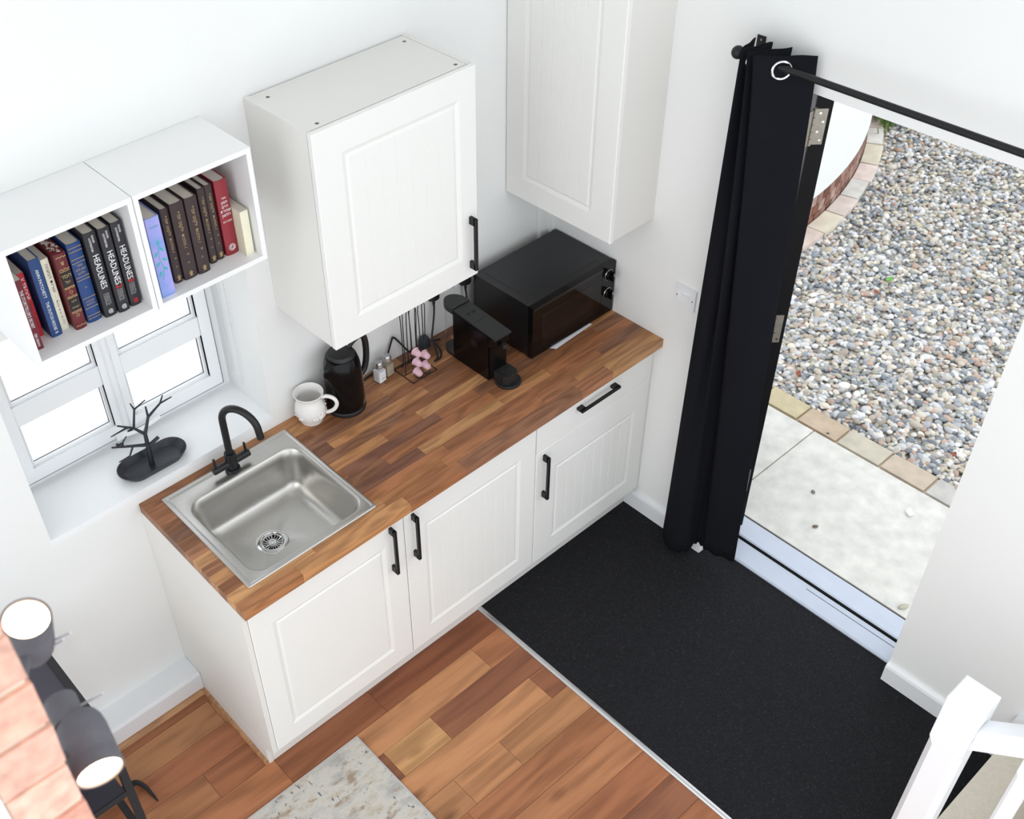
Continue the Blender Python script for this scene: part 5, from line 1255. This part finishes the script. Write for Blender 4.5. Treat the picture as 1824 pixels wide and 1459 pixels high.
obj('shelf', box(kx0 + tb, kx1 - tb - 0.004, ky0 + 0.004, ky1 - 0.004, 0.448, 0.462), mat('slate_shelf', '#33313b', 0.5, var=0.06), rk)
for y_ in (ky0, ky1 - 0.004): obj('shelf_rail', bbox(kx0 + tb, kx1 - tb, y_, y_ + 0.004, 0.44, 0.466, 0.0005, 1), 'rack', rk)
obj('floor_rail', join(bbox(kx1 - tb, kx1, ky0 + tb, ky1 - tb, 0.06, 0.084, 0.001, 1), bbox(kx0, kx0 + tb, ky0 + tb, ky1 - tb, 0.06, 0.084, 0.001, 1)), 'rack', rk)
stp = obj('strap', tube(catmull([(-0.46, -0.262, 0.006), (-0.42, -0.272, 0.012), (-0.396, -0.283, 0.022), (-0.380, -0.315, 0.020), (-0.374, -0.350, 0.010), (-0.371, -0.384, 0.003)], 6), 0, 8, radii=[0.0115 * (1 - 0.8 * (i / 30) ** 2) for i in range(31)]), 'rubber', loc=(-0.40, -0.28, 0), smooth=True)
tag(stp, 'curled black strap end on the floor beside the console table', 'strap')

# ================================================================== BRICK PILLAR AND SPOTLIGHTS
PX0, PX1, PY0, PY1 = -0.843, -0.767, -1.809, -1.712
pl = struct('wall_pillar', (-0.81, -1.76, 0), 'narrow pillar of pinkish brick')
obj('pillar_core', box(PX0, PX1 - 0.004, PY0 + 0.004, PY1, 0.0005, 3.3), 'mortar', pl)
prn = random.Random(9)
pcol = ['#e3b29f', '#dfab97', '#e7bfad', '#da9f8b', '#e6c0b0']  # pinkish brick, paled to put the lamps' veiling glare into the colour
for k in range(42):
    z0 = 0.004 + 0.0765 * k
    if z0 + 0.066 > 3.3: break
    o_ = prn.uniform(-0.002, 0.002)
    V, F = bbox(PX0 + 0.0005, PX1 + o_, PY0 + prn.uniform(-0.002, 0.001), PY1 - 0.002, z0, z0 + 0.0655, 0.006, 2)
    V = [(x + prn.uniform(-0.0016, 0.0016), y + prn.uniform(-0.0016, 0.0016), z + prn.uniform(-0.0018, 0.0018)) for x, y, z in V]
    obj('brick', (V, F), 'brick', pl, color=c4(prn.choice(pcol), prn.uniform(0.95, 1.15)), smooth=True, angle=1.2)
sobj('wall_left', box(-1.5, PX0 - 0.0005, -1.81, PY1, 0.0, 3.3), 'wall', label='white plaster beside the brick pillar')
def spot(pos, axis, L_, r, pinp, label, neck_off, arm_to):
    s = thing('spotlight', label, 'spotlight', pos, 'concrete spotlights on the pillar')
    ax = Vector(axis).normalized(); back = Vector(pos) - ax * L_
    prof = [(0.0001, 0.0), (r * 0.62, 0.0), (r * 0.84, 0.004), (r * 0.95, 0.012), (r, 0.024), (r, L_ - 0.022), (r * 0.985, L_ - 0.0215), (r, L_ - 0.019), (r * 0.985, L_ - 0.016), (r, L_ - 0.0135), (r, L_), (r - 0.0028, L_), (r - 0.0030, L_ - 0.006), (0.0001, L_ - 0.006)]
    h = obj('head', align(lathe(prof, 0, 0, 0, 40, cap=False), back, ax), 'concrete', s, smooth=True, angle=0.9)
    obj('lens', align(lathe([(0.0001, 0.0012), (r - 0.0035, 0.0002), (r - 0.0035, -0.0012)], 0, 0, 0, 40, cap=False), Vector(pos) - ax * 0.0035, ax), 'lens', h, smooth=True)
    if neck_off is not None:
        obj('neck', align(lathe([(r * 0.66, 0), (r * 0.68, 0.003), (r * 0.68, 0.040), (0.0001, 0.040)], 0, 0, 0, 28, cap=True), back + neck_off - ax * 0.024, ax), 'concrete', s, smooth=True)
    obj('arm', tube([Vector(pos) - ax * L_ * 0.55, (Vector(pos) - ax * L_ * 0.55) * 0.4 + Vector(arm_to) * 0.6, Vector(arm_to)], 0.0055, 10), 'concrete', s, smooth=True)
    for a_, b_ in pinp: obj('pin', cyl(a_, b_, 0.0016, 10), 'steelrod', s, smooth=True)
    return s
spot(Vector((-0.7091, -1.5728, 2.424)), Vector((0.1147, -0.1962, 0.9715)), 0.080, 0.0315, [((-0.6905, -1.5808, 2.37), (-0.6713, -1.5965, 2.3845)), ((-0.6935, -1.5839, 2.3652), (-0.6815, -1.5919, 2.374))], 'lit round concrete spotlight aimed up at the loft', None, (-0.805, -1.7115, 2.375))
spot(Vector((-0.7301, -1.7396, 2.2937)), Vector((-0.1596, -0.9584, -0.1245)), 0.086, 0.0315, [((-0.7052, -1.6358, 2.2967), (-0.6743, -1.6548, 2.3166))], 'lit round concrete spotlight aimed down at the floor', Vector((-0.008, 0.0104, 0.0036)), (-0.800, -1.7115, 2.330))

# ================================================================== STAIR
NX0, NX1, NY0, NY1, NZ = 1.0945, 1.1865, -2.251, -2.159, 1.100
nw = thing('newel_post', 'white square newel post with chamfered corners at the stair foot', 'post', (1.14, -2.205, 0.006))
def chamf(x0, x1, y0, y1, c, z): return [(x0 + c, y0, z), (x1 - c, y0, z), (x1, y0 + c, z), (x1, y1 - c, z), (x1 - c, y1, z), (x0 + c, y1, z), (x0, y1 - c, z), (x0, y0 + c, z)]
c0, c1 = 0.0012, 0.0155
obj('shaft', loft([chamf(NX0, NX1, NY0, NY1, c0, 0.0065), chamf(NX0, NX1, NY0, NY1, c0, 0.30), chamf(NX0, NX1, NY0, NY1, c1, 0.325), chamf(NX0, NX1, NY0, NY1, c1, 0.895), chamf(NX0, NX1, NY0, NY1, c0, 0.925), chamf(NX0, NX1, NY0, NY1, c0, NZ - 0.003), chamf(NX0 + 0.003, NX1 - 0.003, NY0 + 0.003, NY1 - 0.003, c0, NZ)]), 'trim', nw)
hr = thing('handrail', 'white moulded handrail rising from the newel post', 'handrail', (1.14, -2.4, 1.0))
tl = math.radians(41)
hd2 = Vector((0, -math.cos(tl), math.sin(tl))); hu = Vector((0, math.sin(tl), math.cos(tl))); hs = Vector((1, 0, 0))
sec = [(-0.032, -0.030), (0.032, -0.030), (0.032, -0.006), (0.024, 0.000), (0.026, 0.008), (0.030, 0.018), (0.024, 0.027), (0.010, 0.031), (-0.010, 0.031), (-0.024, 0.027), (-0.030, 0.018), (-0.026, 0.008), (-0.024, 0.000), (-0.032, -0.006)]
st0 = Vector((1.1405, NY0 - 0.0005, 0.985))
loops = []
for s in (0.0, 0.9):
    loop = []
    for a, b in sec:
        p = st0 + hs * a + hu * b + hd2 * s
        if s == 0.0: p = p + hd2 * ((NY0 - 0.0005 - p.y) / hd2.y)
        loop.append(tuple(p))
    loops.append(loop)
obj('rail', loft(loops), 'trim', hr, smooth=True, angle=0.7)
def rail_z(y): return 0.985 - 0.030 / math.cos(tl) + (NY0 - y) * math.tan(tl)
stc = struct('stair', (1.54, -2.6, 0), 'beige carpeted stair along the door wall')
RH, TD = 0.195, 0.224
for i in range(3):
    yf = -2.215 - TD * i
    obj('step', bevel_geo(box(1.206, W - 0.031, -2.215 - TD * 3, yf, 0.0065 + RH * i if i == 0 else RH * i + 0.0005, RH * (i + 1)), 0.012, 3, lambda p, q, yy=yf: abs(p.y - yy) < 0.001 and abs(q.y - yy) < 0.001 and p.z > RH * (i + 1) - 0.001 and q.z > RH * (i + 1) - 0.001), 'beige', stc)
obj('outer_string', prism([(-2.2515, 0.007), (-2.2515, 0.26), (-2.90, 0.26 + 0.65 * RH / TD), (-2.90, 0.007)], 'x', 1.165, 1.2055), 'trim', stc)
obj('wall_string', prism([(-2.201, 0.007), (-2.201, 0.245), (-2.90, 0.245 + 0.70 * RH / TD), (-2.90, 0.007)], 'x', W - 0.030, W - 0.0005), 'trim', stc)
for k, (y_, lab) in enumerate(((-2.385, 'white baluster next to the newel post under the handrail'), (-2.52, 'white baluster further up the stair'))):
    hb = 0.0205
    za = 0.26 + (-2.2515 - y_) * RH / TD + 0.03; zb = rail_z(y_) + 0.0
    ba = thing('baluster', lab, 'baluster', (1.1405, y_, za - 0.06), 'white stair balusters')
    x_ = 1.1405
    obj('spindle', loft([chamf(x_ - hb, x_ + hb, y_ - hb, y_ + hb, 0.001, za - 0.3), chamf(x_ - hb, x_ + hb, y_ - hb, y_ + hb, 0.001, za + 0.05), chamf(x_ - hb, x_ + hb, y_ - hb, y_ + hb, 0.008, za + 0.07), chamf(x_ - hb, x_ + hb, y_ - hb, y_ + hb, 0.008, zb - 0.11), chamf(x_ - hb, x_ + hb, y_ - hb, y_ + hb, 0.001, zb - 0.09), chamf(x_ - hb, x_ + hb, y_ - hb, y_ + hb, 0.001, zb - 0.019)]), 'trim', ba)
